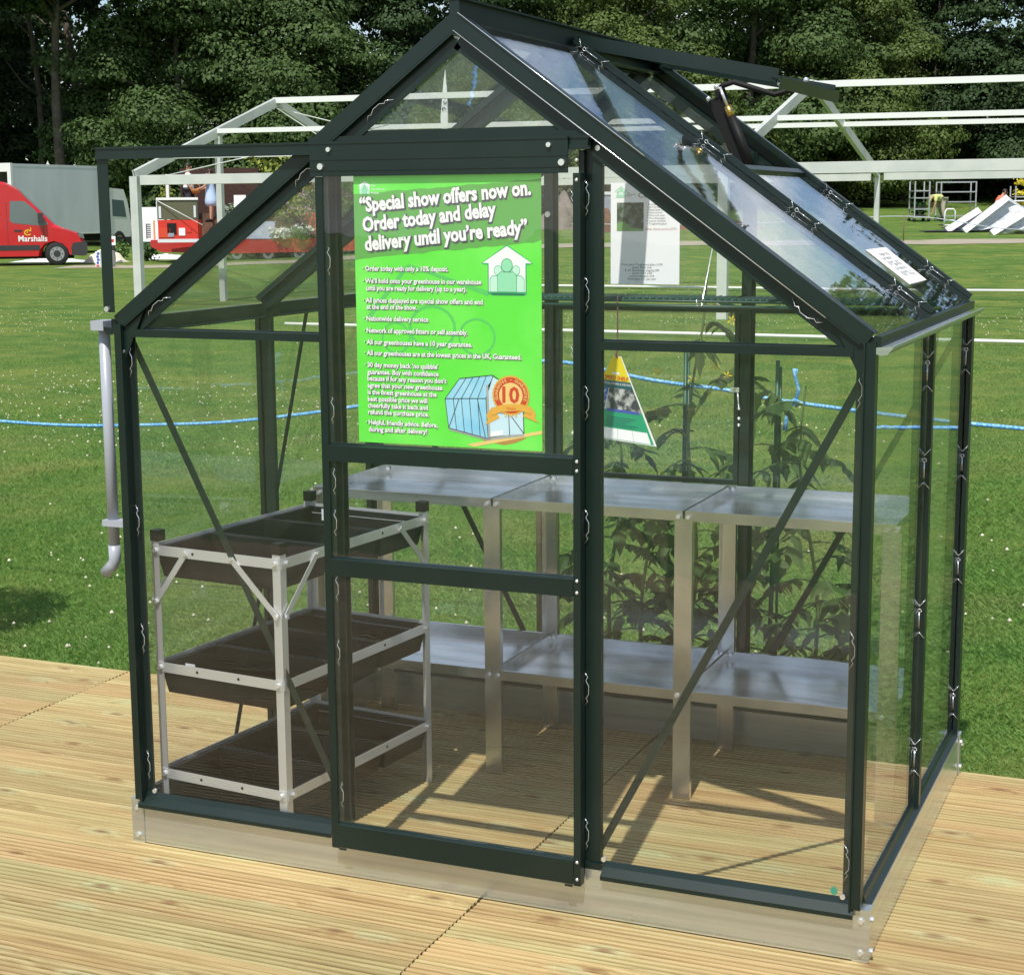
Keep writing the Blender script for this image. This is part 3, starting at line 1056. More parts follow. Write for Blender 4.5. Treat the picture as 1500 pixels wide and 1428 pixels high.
m.bar(Vector((1.30, yc, 1.735)), Vector((1.42, yc, 1.728)), .05, .006, BLACK)
m.build('opener_bracket', opo)

# ---- label on the inside of the lower roof pane
STK = mat('sticker_paper', (.8, .8, .79), .7)
INK = mat('dark_ink', (.03, .03, .035), .7)
a = Vector((RX, 0, RZ)); e = Vector((GX1, 0, EZ)); t = (e - a).normalized(); nrm = Vector((-t.z, 0, t.x))
nrm = nrm if nrm.z > 0 else -nrm
m = MB()
o = a + nrm * .0016
q = lambda s, y, h=0: o + t * s + Vector((0, y, 0)) + nrm * h
m.poly([q(.925, .868), q(1.070, .848), q(1.070, 1.112), q(.925, 1.140)], nrm * .0004, STK)
for k in range(6):
    y = .925 + .026 * k
    for j in range(7):
        s = .946 + .0145 * j + .002 * ((k * 3 + j) % 3)
        ln_ = .0075 + .002 * ((k + 2 * j) % 3)
        if (k * 5 + j * 3) % 7 == 0: continue
        m.flat([q(s, y, .0007), q(s + ln_, y, .0007), q(s + ln_, y + .010 + .004 * (k == 2), .0007), q(s, y + .010 + .004 * (k == 2), .0007)], INK)
st_ = m.build('roof_label', None)
tag(st_, 'white printed notice stuck on the lower right roof glass below the open vent', 'notice')

# ---- glazing clips: bent wire
def wire(polys, r=.0012):
    m = MB()
    for p in polys:
        m.tube(p, r, CHROME, 5)
    return m


def ring(c, r):
    return [(c[0] + r * math.cos(k * PI / 4), c[1] + r * math.sin(k * PI / 4), c[2]) for k in range(9)]


cw = wire([[(-.013, .050, 0), (0, .034, .004), (.013, .050, 0)], ring((0, .022, .006), .0045), [(0, .017, .006), (0, -.022, .006)], [(-.013, -.050, 0), (0, -.034, .004), (.013, -.050, 0)]], .0009)
CW = cw.build('glazing_clip', gh_root)
sq = wire([[(-.007, .042, 0), (.003, .030, .004), (-.001, .022, .006), (.006, .010, .006), (.006, -.010, .006), (-.001, -.020, .006), (.003, -.026, .004), (-.007, -.042, 0)]], .0009)
SQ = sq.build('glazing_clip', gh_root)
first = {id(CW): True, id(SQ): True}


def clip(proto, pos, along, nrm):
    t = Vector(along).normalized(); n = Vector(nrm).normalized(); a = t.cross(n)
    mtx = Matrix(((a.x, t.x, n.x, pos[0]), (a.y, t.y, n.y, pos[1]), (a.z, t.z, n.z, pos[2]), (0, 0, 0, 1)))
    if first[id(proto)]:
        o = proto; first[id(proto)] = False
    else:
        o = proto.copy(); COL.objects.link(o); o.parent = gh_root
    o.matrix_local = mtx


for z in (.26, .62, 1.0, 1.24):
    clip(CW, (GX1 + .0022, .6685, z), (0, 0, 1), (0, -1, 0))
for z in (.22, .62, .92, 1.22):
    clip(CW, (GX1 + .0022, 1.3255, z), (0, 0, 1), (0, -1, 0))
aR = Vector((RX, 0, RZ)); eR = Vector((GX1, 0, EZ)); tR = (eR - aR).normalized(); nR = Vector((-tR.z, 0, tR.x)); nR = nR if nR.z > 0 else -nR
for s in (.085, .49, .78, 1.10):
    p = aR + tR * s + nR * .006; clip(CW, (p.x, .6675, p.z), -tR, (0, -1, 0))
for s in (.70, 1.06):
    p = aR + tR * s + nR * .006; clip(CW, (p.x, 1.3405, p.z), -tR, (0, -1, 0))
for z in (.21, .55, .86, 1.27):
    clip(SQ, (.052, .0065, z), (0, 0, 1), (0, -1, 0))
for z in (.22, .70, 1.26):
    clip(SQ, (1.878, .0065, z), (0, 0, 1), (0, -1, 0))
for z in (.20, .55, .93, 1.21, 1.45, 1.66):
    clip(SQ, (1.272, .0040, z), (0, 0, 1), (0, -1, 0))
for z in (.22, .58, .74, .90, 1.00, 1.17, 1.52):
    clip(SQ, (.640, DY + .0115, z), (0, 0, 1), (0, -1, 0))
for z in (.98, 1.30, 1.64):
    clip(SQ, (1.2475, DY + .0115, z), (0, 0, 1), (0, -1, 0))
for s in (.28, .52, 1.05):
    p = Vector((RX - tR.x * s, 0, RZ + tR.z * s)) - Vector((nR.x * -1, 0, nR.z)) * .052
    clip(SQ, (p.x, -.006, p.z), (-tR.x, 0, tR.z), (0, -1, 0))
p = aR + tR * 1.03 - nR * .055
clip(SQ, (p.x, -.004, p.z), tR, (0, -1, 0))
bolts = [(.068, .0062, .146), (1.8715, .0062, .143), (1.314, .0062, .146), (.655, .002, 1.815), (1.298, .003, 1.768)]
b = MB(); b.tube([(0, 0, 0), (0, -.006, 0)], .0062, CHROME, 8, True, False)
b0 = b.build('bolt', gh_root); b0.location = bolts[0]
for p in bolts[1:]:
    o = b0.copy(); COL.objects.link(o); o.parent = gh_root; o.location = p
b = MB(); b.tube([(0, 0, 0), (0, -.007, 0)], .009, CHROME, 8, True, False)
b1 = b.build('bolt', gh_root); b1.location = (1.278, 1.320, 1.372)
for p in ((.655, 1.320, 1.62), (.655, 1.320, 1.372)):
    o = b1.copy(); COL.objects.link(o); o.parent = gh_root; o.location = p

# ================================================================== INSIDE THE GREENHOUSE
# two-tier aluminium staging along the back
stg = thing('aluminium_staging', 'two tier bare aluminium staging of three bays along the back of the greenhouse', 'staging', (0, 0, 0))
SY0, SY1 = .842, 1.298
bays = [(.085, .664), (.674, 1.237), (1.247, 1.815)]
for zt in (.795, .288):
    for xa, xb in bays:
        m = MB()
        m.box(xa, xb, SY0, SY1, zt - .0015, zt, ALU)
        H = .026
        m.box(xa, xb, SY0 - .0018, SY0 - .0002, zt - .0015, zt + H, ALU)
        m.box(xa, xb, SY1 + .0002, SY1 + .0018, zt - .0015, zt + H, ALU)
        m.box(xa - .0018, xa - .0002, SY0, SY1, zt - .0015, zt + H, ALU)
        m.box(xb + .0002, xb + .0018, SY0, SY1, zt - .0015, zt + H, ALU)
        m.box(xa, xb, SY0 - .0002, SY0 + .006, zt + H, zt + H + .0012, ALU)
        m.box(xa, xb, SY1 - .010, SY1 + .0002, zt + H, zt + H + .0012, ALU)
        m.build('shelf_tray', stg)
for x in (.092, .669, 1.242, 1.808):
    for y, s in ((SY0 - .0022, 1), (SY1 + .0022, -1)):
        m = MB()
        ya, yb = sorted((y, y - s * .0018))
        m.box(x - .025, x + .025, ya, yb, .001, .800, ALU)
        ya, yb = sorted((y + s * .0001, y + s * .016))
        m.box(x - .025, x - .0232, ya, yb, .001, .2855 if True else .8, ALU); m.box(x + .0232, x + .025, ya, yb, .001, .2855, ALU)
        m.box(x - .025, x - .0232, ya, yb, .3, .790, ALU); m.box(x + .0232, x + .025, ya, yb, .3, .790, ALU)
        ya, yb = sorted((y - s * .0019, y - s * .0026)); m.box(x - .002, x + .002, ya, yb, .001, .800, ALU)
        lg = m.build('leg', stg)
        for z in (.806, .300):
            for dx in (-.014, .014):
                b = MB()
                y1 = y - s * .0019
                b.tube([(x + dx, y1, z), (x + dx, y1 - s * .006, z)], .0062, CHROME, 8, True, False)
                yy = y + s * .006
                b.tube([(x + dx, yy, z + .006), (x + dx, yy + s * .008, z + .006)], .006, CHROME, 8, True, False)
                b.build('bolt', lg)

# tray rack at the left, three tiers
RKX, RKY, RKR = .049, .062, math.radians(-6.2)
rack = thing('tray_rack', 'three tier aluminium angle rack with dark end caps inside the left of the greenhouse', 'rack', (RKX, RKY, 0), RKR)
RW, RD = .412, .69
tiers = (.777, .466, .177)
for ix, x in enumerate((0, RW)):
    for iy, y in enumerate((0, RD)):
        m = MB()
        sx = 1 if ix == 0 else -1; sy = 1 if iy == 0 else -1
        xa, xb = sorted((x, x + sx * .024)); ya, yb = sorted((y, y + sy * .002))
        m.box(xa, xb, ya, yb, .001, .804, ALUR)
        xa, xb = sorted((x, x + sx * .002)); ya, yb = sorted((y + sy * .0021, y + sy * .024))
        m.box(xa, xb, ya, yb, .001, .804, ALUR)
        lg = m.build('leg', rack)
        c = MB(); xa, xb = sorted((x - sx * .002, x + sx * .0255)); ya, yb = sorted((y - sy * .002, y + sy * .0255))
        c.box(xa, xb, ya, yb, .800, .828, BLACKP); c.build('end_cap', lg)
RHOLE = BLACK
for z in tiers:
    for nm, p, q, nrm in (('front', (.003, -.0012, z), (RW - .003, -.0012, z), (0, -1)), ('back', (.003, RD + .0012, z), (RW - .003, RD + .0012, z), (0, 1)),
                          ('left', (-.0012, .003, z), (-.0012, RD - .003, z), (-1, 0)), ('right', (RW + .0012, .003, z), (RW + .0012, RD - .003, z), (1, 0))):
        m = MB()
        m.bar(p, q, .0018, .026, ALUR)
        P = Vector(p); Q = Vector(q); inn = Vector((-nrm[0], -nrm[1], 0))
        m.bar(P + inn * .009 + Vector((0, 0, -.0115)), Q + inn * .009 + Vector((0, 0, -.0115)), .0165, .0018, ALUR)
        rl = m.build('rail', rack)
        b = MB()
        for f in (.33, .66):
            c = P.lerp(Q, f); nn = Vector((nrm[0], nrm[1], 0))
            b.tube([c + nn * .0010, c + nn * .0016], .004, RHOLE, 8, True, False)
        b.build('bolt_hole', rl)
        b = MB()
        for f in (.03, .97):
            c = P.lerp(Q, f); nn = Vector((nrm[0], nrm[1], 0))
            b.tube([c + nn * .001, c + nn * .008], .0062, CHROME, 8, True, False)
        b.build('bolt', rl)
zt = tiers[0]
for p, q in (((.012, -.004, zt - .135), (.115, -.004, zt)), ((RW - .012, -.004, zt - .135), (RW - .150, -.004, zt)),
             ((RW + .004, .012, zt - .135), (RW + .004, .15, zt)), ((RW + .004, RD - .012, zt - .135), (RW + .004, RD - .15, zt)),
             ((-.004, .012, zt - .135), (-.004, .15, zt)), ((-.004, RD - .012, zt - .135), (-.004, RD - .15, zt)),
             ((.012, RD + .004, zt - .135), (.115, RD + .004, zt)), ((RW - .012, RD + .004, zt - .135), (RW - .115, RD + .004, zt))):
    m = MB()
    nrm = Vector((0, 1, 0)) if abs(p[1] - q[1]) < 1e-6 else Vector((1, 0, 0))
    m.bar(p, q, .002, .016, ALUR, nrm.cross(Vector(q) - Vector(p)))
    s = -1 if (p[1] < 0 or p[0] < 0) else 1
    for c in (p, q):
        c = Vector(c); m.tube([c + nrm * s * .001, c + nrm * s * .007], .006, CHROME, 8, True, False)
    m.build('corner_strut', rack)
# seed trays resting in the rack
TAGP = mat('tray_sticker', (.72, .74, .80), .5)


def seed_tray():
    m = MB()
    tw, td, dep = RW - .012, RD / 3 - .006, .070
    x0, x1, y0, y1 = 0, tw, 0, td
    i = .022
    r = [(x0, y0), (x1, y0), (x1, y1), (x0, y1)]
    rin = [(x0 + .012, y0 + .008), (x1 - .012, y0 + .008), (x1 - .012, y1 - .008), (x0 + .012, y1 - .008)]
    bt = [(x0 + i, y0 + i * .8), (x1 - i, y0 + i * .8), (x1 - i, y1 - i * .8), (x0 + i, y1 - i * .8)]
    bto = [(x0 + i - .004, y0 + i * .8 - .004), (x1 - i + .004, y0 + i * .8 - .004), (x1 - i + .004, y1 - i * .8 + .004), (x0 + i - .004, y1 - i * .8 + .004)]
    lip = [(a, b, .0) for a, b in r]; lipu = [(a, b, .006) for a, b in r]
    V = [(a, b, .000) for a, b in r] + [(a, b, .007) for a, b in r] + [(a, b, .007) for a, b in rin] + [(a, b, -dep + .003) for a, b in bt] + [(a, b, -dep) for a, b in bto] + [(a + (.004 if a < tw / 2 else -.004), b + (.003 if b < td / 2 else -.003), .0) for a, b in r]
    F = []
    for k in range(4):
        k2 = (k + 1) % 4
        F += [(k, k2, 4 + k2, 4 + k), (4 + k, 4 + k2, 8 + k2, 8 + k), (8 + k, 8 + k2, 12 + k2, 12 + k), (20 + k2, 20 + k, 16 + k, 16 + k2), (k2, k, 20 + k, 20 + k2)]
    F += [(12, 13, 14, 15), (19, 18, 17, 16)]
    m.add(V, F, BLACKP)
    # ribs pressed in the floor
    for k in range(5):
        xx = x0 + i + (x1 - x0 - 2 * i) * (k + .5) / 5
        m.box(xx - .006, xx + .006, y0 + i + .004, y1 - i - .004, -dep + .003, -dep + .007, BLACKP)
    return m


tr0 = None
tnames = ('front', 'middle', 'rear'); tn = ('top', 'middle', 'bottom')
Rz = Matrix.Rotation(RKR, 4, 'Z')
for ti, z in enumerate(tiers):
    for k in range(3):
        if tr0 is None:
            o = seed_tray().build('seed_tray'); tr0 = o
        else:
            o = tr0.copy(); COL.objects.link(o)
        p = Rz @ Vector((.006, .003 + k * RD / 3, 0))
        o.location = (RKX + p.x, RKY + p.y, z + .008 - .0155 + .006); o.rotation_euler = (0, 0, RKR)
        o.scale = (1, 1, 1)
        tag(o, 'empty black plastic seed tray, %s one on the %s tier of the left rack' % (tnames[k], tn[ti]), 'seed tray', 'black seed trays in the left rack')
        if (ti == 0 and k == 2) or (ti == 1 and k == 0):
            b = MB(); b.box(.050, .082, .0, .0006, 0, .034, TAGP)
            bb = b.build('price_sticker', o); bb.location = (.0, .21 if ti == 0 else .045, -.03)

# hanging green wire shelf along the back
WG = mat('green_wire', (.006, .05, .034), .4)
ws = MB()
wz = 1.374
for y in (1.13, 1.175, 1.22, 1.265, 1.31):
    ws.cyl((.10, y, wz), (1.85, y, wz), .0042, WG, 6)
for k in range(86):
    x = .11 + k * .0203
    ws.cyl((x, 1.13, wz + .0042), (x, 1.31, wz + .0042), .0052, WG, 5)
ws.cyl((.10, 1.128, wz - .014), (1.85, 1.128, wz - .014), .0050, WG, 6)
ws_o = ws.build('wire_shelf')
tag(ws_o, 'green plastic coated wire shelf hung across the back of the greenhouse above eaves height', 'shelf')
for x in (.30, 1.20, 1.78):
    m = MB()
    zt_ = roof_z(x + .03, .06)
    m.tube([(x + .03, 1.20, min(zt_, wz + .26)), (x, 1.128, wz - .010), (x - .012, 1.124, wz - .014), (x - .014, 1.124, wz + .006)], .0018, CHROME, 6)
    m.build('hanger', ws_o)

# ================================================================== PRINTED THINGS
PG = mat('poster_green', (.125, .78, .06), .45, noise=(5, (.20, .85, .11), .40, .65))
PGD = mat('poster_dark_green', (.13, .42, .085), .45)
PGW = mat('poster_watermark', (.105, .60, .13), .45)
PSH = mat('poster_purple_shadow', (.085, .075, .10), .5)
PWH = mat('poster_white', (.93, .94, .93), .5)
PMINT = mat('poster_mint', (.32, .74, .47), .5)
PMINT2 = mat('poster_pale_mint', (.58, .85, .70), .5)
PTEAL = mat('poster_teal', (.04, .42, .19), .5)
PBL = mat('poster_sky_blue', (.12, .50, .80), .5, noise=(7, (.42, .74, .90), .35, .65))
PBL2 = mat('poster_pale_blue', (.60, .80, .90), .5)
PBK = mat('poster_black', (.02, .02, .025), .5)
PGY = mat('poster_grey', (.42, .42, .42), .5)
PBR = mat('poster_brown', (.16, .085, .06), .5)
PBR2 = mat('poster_barrow_brown', (.50, .25, .07), .5)
PRED = mat('poster_red', (.62, .06, .02), .5)
PGOLD = mat('poster_gold', (.78, .42, .06), .5)
PGOLD2 = mat('poster_pale_gold', (.86, .62, .22), .5)
DE = math.radians


def pp(u, v, k=0):
    return Vector((.711 + u * .465, -.0268 - k * .00016, 1.716 - v * .614))


po = MB(); po.box(.711, 1.176, -.0267, -.0261, 1.101, 1.724, PG)
poster = po.build('poster')
tag(poster, 'bright green special offers poster stuck inside the upper pane of the sliding door', 'poster')
EXU = Vector((1, 0, 0)); EXV = Vector((0, 0, 1))


def disc(m, u, v, ru, rv, k, mt, n=28, a0=0, a1=2 * PI):
    m.flat([pp(u + ru * math.cos(a0 + (a1 - a0) * i / n), v + rv * math.sin(a0 + (a1 - a0) * i / n), k) for i in range(n + (0 if a1 - a0 > 6.2 else 1))], mt)


# faint watermark and the torn dark band
m = MB()
bt = [(0, .072)]; rb = random.Random(3)
for k in range(25):
    u = k / 24; bt.append((u, .068 - .048 * u + rb.uniform(-.003, .003)))
bot = []
for k in range(25):
    u = 1 - k / 24; bot.append((u, .308 - .068 * u + rb.uniform(-.004, .004)))
m.flat([pp(u, max(.012, v), 1) for u, v in bt[1:] + bot], PGD)
for (u, v, ru, rv) in ((.42, .56, .13, .085), (.66, .59, .10, .07), (.22, .60, .08, .06)):
    for i in range(24):
        a = 2 * PI * i / 24; b = 2 * PI * (i + 1) / 24
        m.flat([pp(u + ru * math.cos(a), v + rv * math.sin(a), 1), pp(u + ru * math.cos(b), v + rv * math.sin(b), 1), pp(u + ru * .88 * math.cos(b), v + rv * .88 * math.sin(b), 1), pp(u + ru * .88 * math.cos(a), v + rv * .88 * math.sin(a), 1)], PGW)
m.flat([pp(.28, .33, 1), pp(.30, .325, 1), pp(.72, .42, 1), pp(.72, .44, 1)], PGW)
m.flat([pp(.06, .52, 1), pp(.08, .53, 1), pp(.30, .335, 1), pp(.28, .33, 1)], PGW)
m.build('background_print', poster)
# headline
hl = MB()
for tx, (ua, va), (ub, vb) in (('\u201cSpecial show offers now on.', (.036, .133), (.948, .074)), ('Order today and delay', (.050, .205), (.768, .149)), ('delivery until you\u2019re ready\u201d', (.060, .276), (.930, .212))):
    A = pp(ua, va); B = pp(ub, vb); d = (B - A); ln = d.length; d = d.normalized(); upv = Vector((-d.z * .7, 0, 1)).normalized()
    for dx, dz, k, mt, of in ((.0030, -.0032, 3, PSH, .072), (.0010, -.0014, 4, PSH, .078), (0, 0, 6, PWH, .040)):
        hl.text(tx, A + Vector((dx - (.0008 if of > .03 else 0), -k * .00016, dz)), d, upv, .0450, mt, fit=ln + (.0016 if of > .03 else 0), off=of)
hl.build('headline', poster)
bl = MB()
BUL = [('\u00b7 Order today with only a 10% deposit.', .042, .351, .512), ('\u00b7 We\u2019ll hold onto your greenhouse in our warehouse', .042, .397, .688), ('until you are ready for delivery (up to a year).', .060, .424, .609),
       ('\u00b7 All prices displayed are special show offers and end', .042, .470, .694), ('at the end of the show.', .060, .494, .340), ('\u00b7 Nationwide delivery service', .042, .538, .401),
       ('\u00b7 Network of approved fitters or self assembly.', .042, .583, .611), ('\u00b7 All our greenhouses have a 10 year guarantee.', .042, .627, .635), ('\u00b7 All our greenhouses are at the lowest prices in the UK, Guaranteed.', .042, .668, .895),
       ('\u00b7 30 day money back \u2018no quibble\u2019', .042, .713, .452), ('guarantee. Buy with confidence', .056, .740, .452), ('because if for any reason you don\u2019t', .056, .765, .495), ('agree that your new greenhouse', .056, .791, .472),
       ('is the finest greenhouse at the', .056, .817, .440), ('best possible price we will', .056, .843, .388), ('cheerfully take it back and', .056, .868, .391), ('refund the purchase price.', .056, .893, .396),
       ('\u00b7 Helpful, friendly advice. Before,', .042, .932, .443), ('during and after delivery!', .058, .959, .385)]
for tx, ua, v, ub in BUL:
    A = pp(ua, v); ln = (ub - ua) * .465
    bl.text(tx, A + Vector((.0011, -.0005, -.0012)), EXU, EXV, .0162, PSH, fit=ln, off=.075)
    bl.text(tx, A + Vector((0, -.0009, 0)), EXU, EXV, .0162, PWH, fit=ln, off=.028)
bl.build('bullet_text', poster)


def house_logo(m, uc, vt, wu, hv, k, small=False):
    def P(a, b, kk=0): return pp(uc + a * wu, vt + b * hv, k + kk)
    if not small:
        m.flat([P(-.42, .98), P(.46, .98), P(.46, 1.02), P(-.42, 1.02)], PTEAL)
        m.flat([P(0, -.03), P(.70, .36), P(.52, .39), P(.52, 1.0), P(-.52, 1.0), P(-.52, .39), P(-.70, .36)], PTEAL)
    m.flat([P(0, 0, 1), P(.66, .35, 1), P(.49, .35, 1), P(.49, .94, 1), P(-.49, .94, 1), P(-.49, .35, 1), P(-.66, .35, 1)], PWH)
    for a, b, r, mt, mo in ((-.24, .50, .085, PMINT2, 2), (.24, .50, .085, PMINT2, 2), (0, .40, .12, PMINT, 5)):
        for kk, e, mm in ((mo, 1.14, PTEAL), (mo + 1, 1.0, mt)):
            m.flat([P(a + 1.15 * r * e * math.cos(q * PI / 10), b + 1.1 * r * e * math.sin(q * PI / 10), kk) for q in range(20)], mm)
    for a, wd, tp, mt, mo in ((-.28, .17, .62, PMINT2, 2), (.28, .17, .62, PMINT2, 2), (0, .245, .54, PMINT, 5)):
        for kk, e, mm in ((mo, .015, PTEAL), (mo + 1, 0, mt)):
            m.flat([P(a - wd - e, .94, kk), P(a - wd - e, tp + .07 - e, kk), P(a - wd * .7, tp - e, kk), P(a + wd * .7, tp - e, kk), P(a + wd + e, tp + .07 - e, kk), P(a + wd + e, .94, kk)], mm)


m = MB(); house_logo(m, .822, .258, .195, .175, 2); m.build('house_emblem', poster)
m = MB(); house_logo(m, .062, .020, .056, .050, 2, True)
for k, tx in enumerate(('The', 'Greenhouse', 'People')):
    m.text(tx, pp(.098, .040 + k * .0135, 3), EXU, EXV, .0075, PWH)
m.build('small_emblem', poster)
# drawn greenhouse on its barrow
gd = MB()


def ln(m, a, b, wd, k, mt):
    A = pp(*a, k); B = pp(*b, k); d = (B - A).normalized(); n_ = Vector((-d.z, 0, d.x)) * wd / 2
    m.flat([A + n_, B + n_, B - n_, A - n_], mt)


gd.flat([pp(.62, .945, 2), pp(.92, .955, 2), pp(.86, .975, 2), pp(.80, .985, 2), pp(.70, .975, 2)], PBR2)
gd.flat([pp(.60, .990, 3), pp(1.0, .925, 3), pp(1.0, .937, 3), pp(.64, .998, 3)], PGOLD2)
gd.flat([pp(.505, .935, 2), pp(.72, .912, 2), pp(.905, .940, 2), pp(.725, .968, 2)], PBR)
gd.flat([pp(.485, .822, 3), pp(.565, .745, 3), pp(.745, .728, 3), pp(.705, .815, 3)], PBL)
gd.flat([pp(.485, .822, 3), pp(.705, .815, 3), pp(.715, .965, 3), pp(.503, .932, 3)], PBL)
gd.flat([pp(.715, .770, 3), pp(.745, .735, 3), pp(.90, .80, 3), pp(.905, .94, 3), pp(.722, .958, 3)], PBL2)
for k in range(6):
    f = k / 5
    ln(gd, (.485 + .22 * f, .822 - .007 * f), (.565 + .18 * f, .745 - .017 * f), .0016, 4, PBK)
    ln(gd, (.485 + .22 * f, .822 - .007 * f), (.503 + .212 * f, .932 + .033 * f), .0016, 4, PBK)
for a, b in (((.485, .822), (.705, .815)), ((.565, .745), (.745, .728)), ((.503, .932), (.715, .965)), ((.503, .932), (.56, .822)), ((.66, .82), (.70, .96)), ((.905, .94), (.80, .84)), ((.82, .78), (.83, .95)), ((.745, .73), (.90, .80)), ((.90, .80), (.905, .94))):
    ln(gd, a, b, .0018, 5, PBK)
for a, b in (((.712, .765), (.722, .965)), ((.722, .862), (.83, .868)), ((.722, .965), (.905, .944)), ((.505, .935), (.722, .968))):
    ln(gd, a, b, .0055, 5, PGY)
gd.flat([pp(.728, .938, 6), pp(.795, .930, 6), pp(.795, .948, 6), pp(.728, .957, 6)], PWH)
gd.build('greenhouse_picture', poster)
# guarantee seal
sl_ = MB()
uc, vc, R0 = .838, .800, .100
asp = .465 / .620
sl_.flat([pp(uc - .13, vc + .075, 6), pp(uc - .10, vc + .045, 6), pp(uc - .06, vc + .085, 6), pp(uc - .14, vc + .115, 6), pp(uc - .125, vc + .095, 6)], PGOLD)
sl_.flat([pp(uc + .13, vc + .065, 6), pp(uc + .10, vc + .035, 6), pp(uc + .06, vc + .075, 6), pp(uc + .15, vc + .098, 6), pp(uc + .125, vc + .082, 6)], PGOLD)
sl_.flat([pp(uc + (R0 * (1 if k % 2 else .95)) * math.cos(k * PI / 32), vc + asp * (R0 * (1 if k % 2 else .95)) * math.sin(k * PI / 32), 7) for k in range(64)], PGOLD)
disc(sl_, uc, vc, R0 * .89, R0 * .89 * asp, 8, PRED, 40)
disc(sl_, uc, vc, R0 * .62, R0 * .62 * asp, 9, PGOLD2, 36)
sl_.text('10', pp(uc, vc + .026, 10), EXU, EXV, .050, PRED, fit=.042, off=.03, align='CENTER')
wd_ = 'GUARANTEE \u2013 GUARANTEE'
for k, ch in enumerate(wd_):
    an = math.radians(200 - 220 * (k + .5) / len(wd_)); rr = R0 * .70
    if ch == ' ': continue
    P = pp(uc + rr * math.cos(an), vc - asp * rr * math.sin(an), 10)
    tx_ = Vector((math.sin(an), 0, -math.cos(an)))
    sl_.text(ch, P, tx_, Vector((math.cos(an), 0, math.sin(an))), .0095, PGOLD2, align='CENTER', off=.02)
sl_.flat([pp(uc - .105, vc + .050, 11), pp(uc - .05, vc + .036, 11), pp(uc + .05, vc + .030, 11), pp(uc + .105, vc + .040, 11), pp(uc + .105, vc + .066, 11), pp(uc + .05, vc + .055, 11), pp(uc - .05, vc + .062, 11), pp(uc - .105, vc + .078, 11)], PGOLD)
sl_.text('YEARS', pp(uc, vc + .054, 12), EXU, EXV, .0085, PRED, align='CENTER')
for k in range(3):
    sl_.flat([pp(uc + (k - 1) * .026 + (.009 if q % 2 == 0 else .004) * math.sin(q * PI / 5), vc + .075 + asp * (.009 if q % 2 == 0 else .004) * -math.cos(q * PI / 5), 11) for q in range(10)], PGOLD2)
sl_.build('guarantee_seal', poster)

# white price sheet on the rear glass
PY_ = 1.322


def sp(u, v, k=0):
    return Vector((.857 + u * .216, PY_ - k * .0003, 1.712 - v * .300))


m = MB(); m.box(.857, 1.073, PY_, PY_ + .0006, 1.412, 1.712, PAPER)
sheet = m.build('price_sheet')
tag(sheet, 'white printed price sheet hanging at the back of the greenhouse right of the door', 'sheet')
T1 = mat('sheet_grey_ink', (.06, .06, .07), .7); T2 = mat('sheet_red_ink', (.42, .12, .12), .7); T3 = mat('sheet_mint', (.38, .74, .50), .7)
PH1 = mat('photo_foliage', (.030, .055, .025), .6, noise=(60, (.16, .21, .16), .45, .62))
PH2 = mat('photo_grass', (.16, .34, .10), .6)
tb = MB()
for tx, u, v, fit, mt, al, sz in (('Halls', .78, .075, None, T1, 'CENTER', .021), ('Coloured 6x4', .40, .148, .150, T1, 'LEFT', .021)):
    tb.text(tx, sp(u, v, 1), EXU, EXV, sz, mt, fit=fit, align=al)
for k, tx in enumerate(('Includes:', '\u2022 6x4 Greenhouse system', '\u2022 Metal base (when included)', '\u2022 Glass louvre', '\u2022 One roof vent', '\u2022 One downpipe', '\u2022 Louvre window', '\u2022 Toughened glass')):
    tb.text(tx, sp(.53 if k else .55, .222 + k * .0272, 1), EXU, EXV, .0085, T1)
tb.text('After show price \u00a3373', sp(.50, .467, 1), EXU, EXV, .0105, T2, fit=.098)
for k, tx in enumerate(('From pane Toughened glass \u00a3100', 'green finish \u00a3xx', '6\u2019 x4\u2019 aluminium staging \u00a380', 'Junior GTV \u00a328', 'Louvre window \u00a334', 'Downpipe \u00a311 per pair')):
    tb.text(tx, sp(.46, .815 + k * .0285, 1), EXU, EXV, .0095, T1, align='CENTER')
tb.build('print', sheet)
ph = MB()
ph.flat([sp(.09, .195, 1), sp(.48, .195, 1), sp(.48, .475, 1), sp(.09, .475, 1)], PH1)
ph.flat([sp(.09, .40, 2), sp(.20, .38, 2), sp(.30, .44, 2), sp(.48, .455, 2), sp(.48, .475, 2), sp(.09, .475, 2)], PH2)
ph.build('photo_print', sheet)
lg_ = MB()
lg_.flat([sp(.15, .035, 1), sp(.245, .085, 1), sp(.235, .09, 1), sp(.15, .047, 1), sp(.065, .09, 1), sp(.055, .085, 1)], T3)
for u, v, r in ((.15, .075, .028), (.105, .095, .022), (.195, .095, .022)):
    lg_.flat([sp(u + r * math.cos(k * PI / 8), v + .72 * r * math.sin(k * PI / 8), 1) for k in range(16)], T3)
lg_.flat([sp(.085, .115, 2), sp(.215, .115, 2), sp(.22, .145, 2), sp(.08, .145, 2)], T3)
for k, tx in enumerate(('The', 'Greenhouse', 'People')):
    lg_.text(tx, sp(.24, .105 + k * .015, 1), EXU, EXV, .0055, T1)
lg_.build('emblem', sheet)

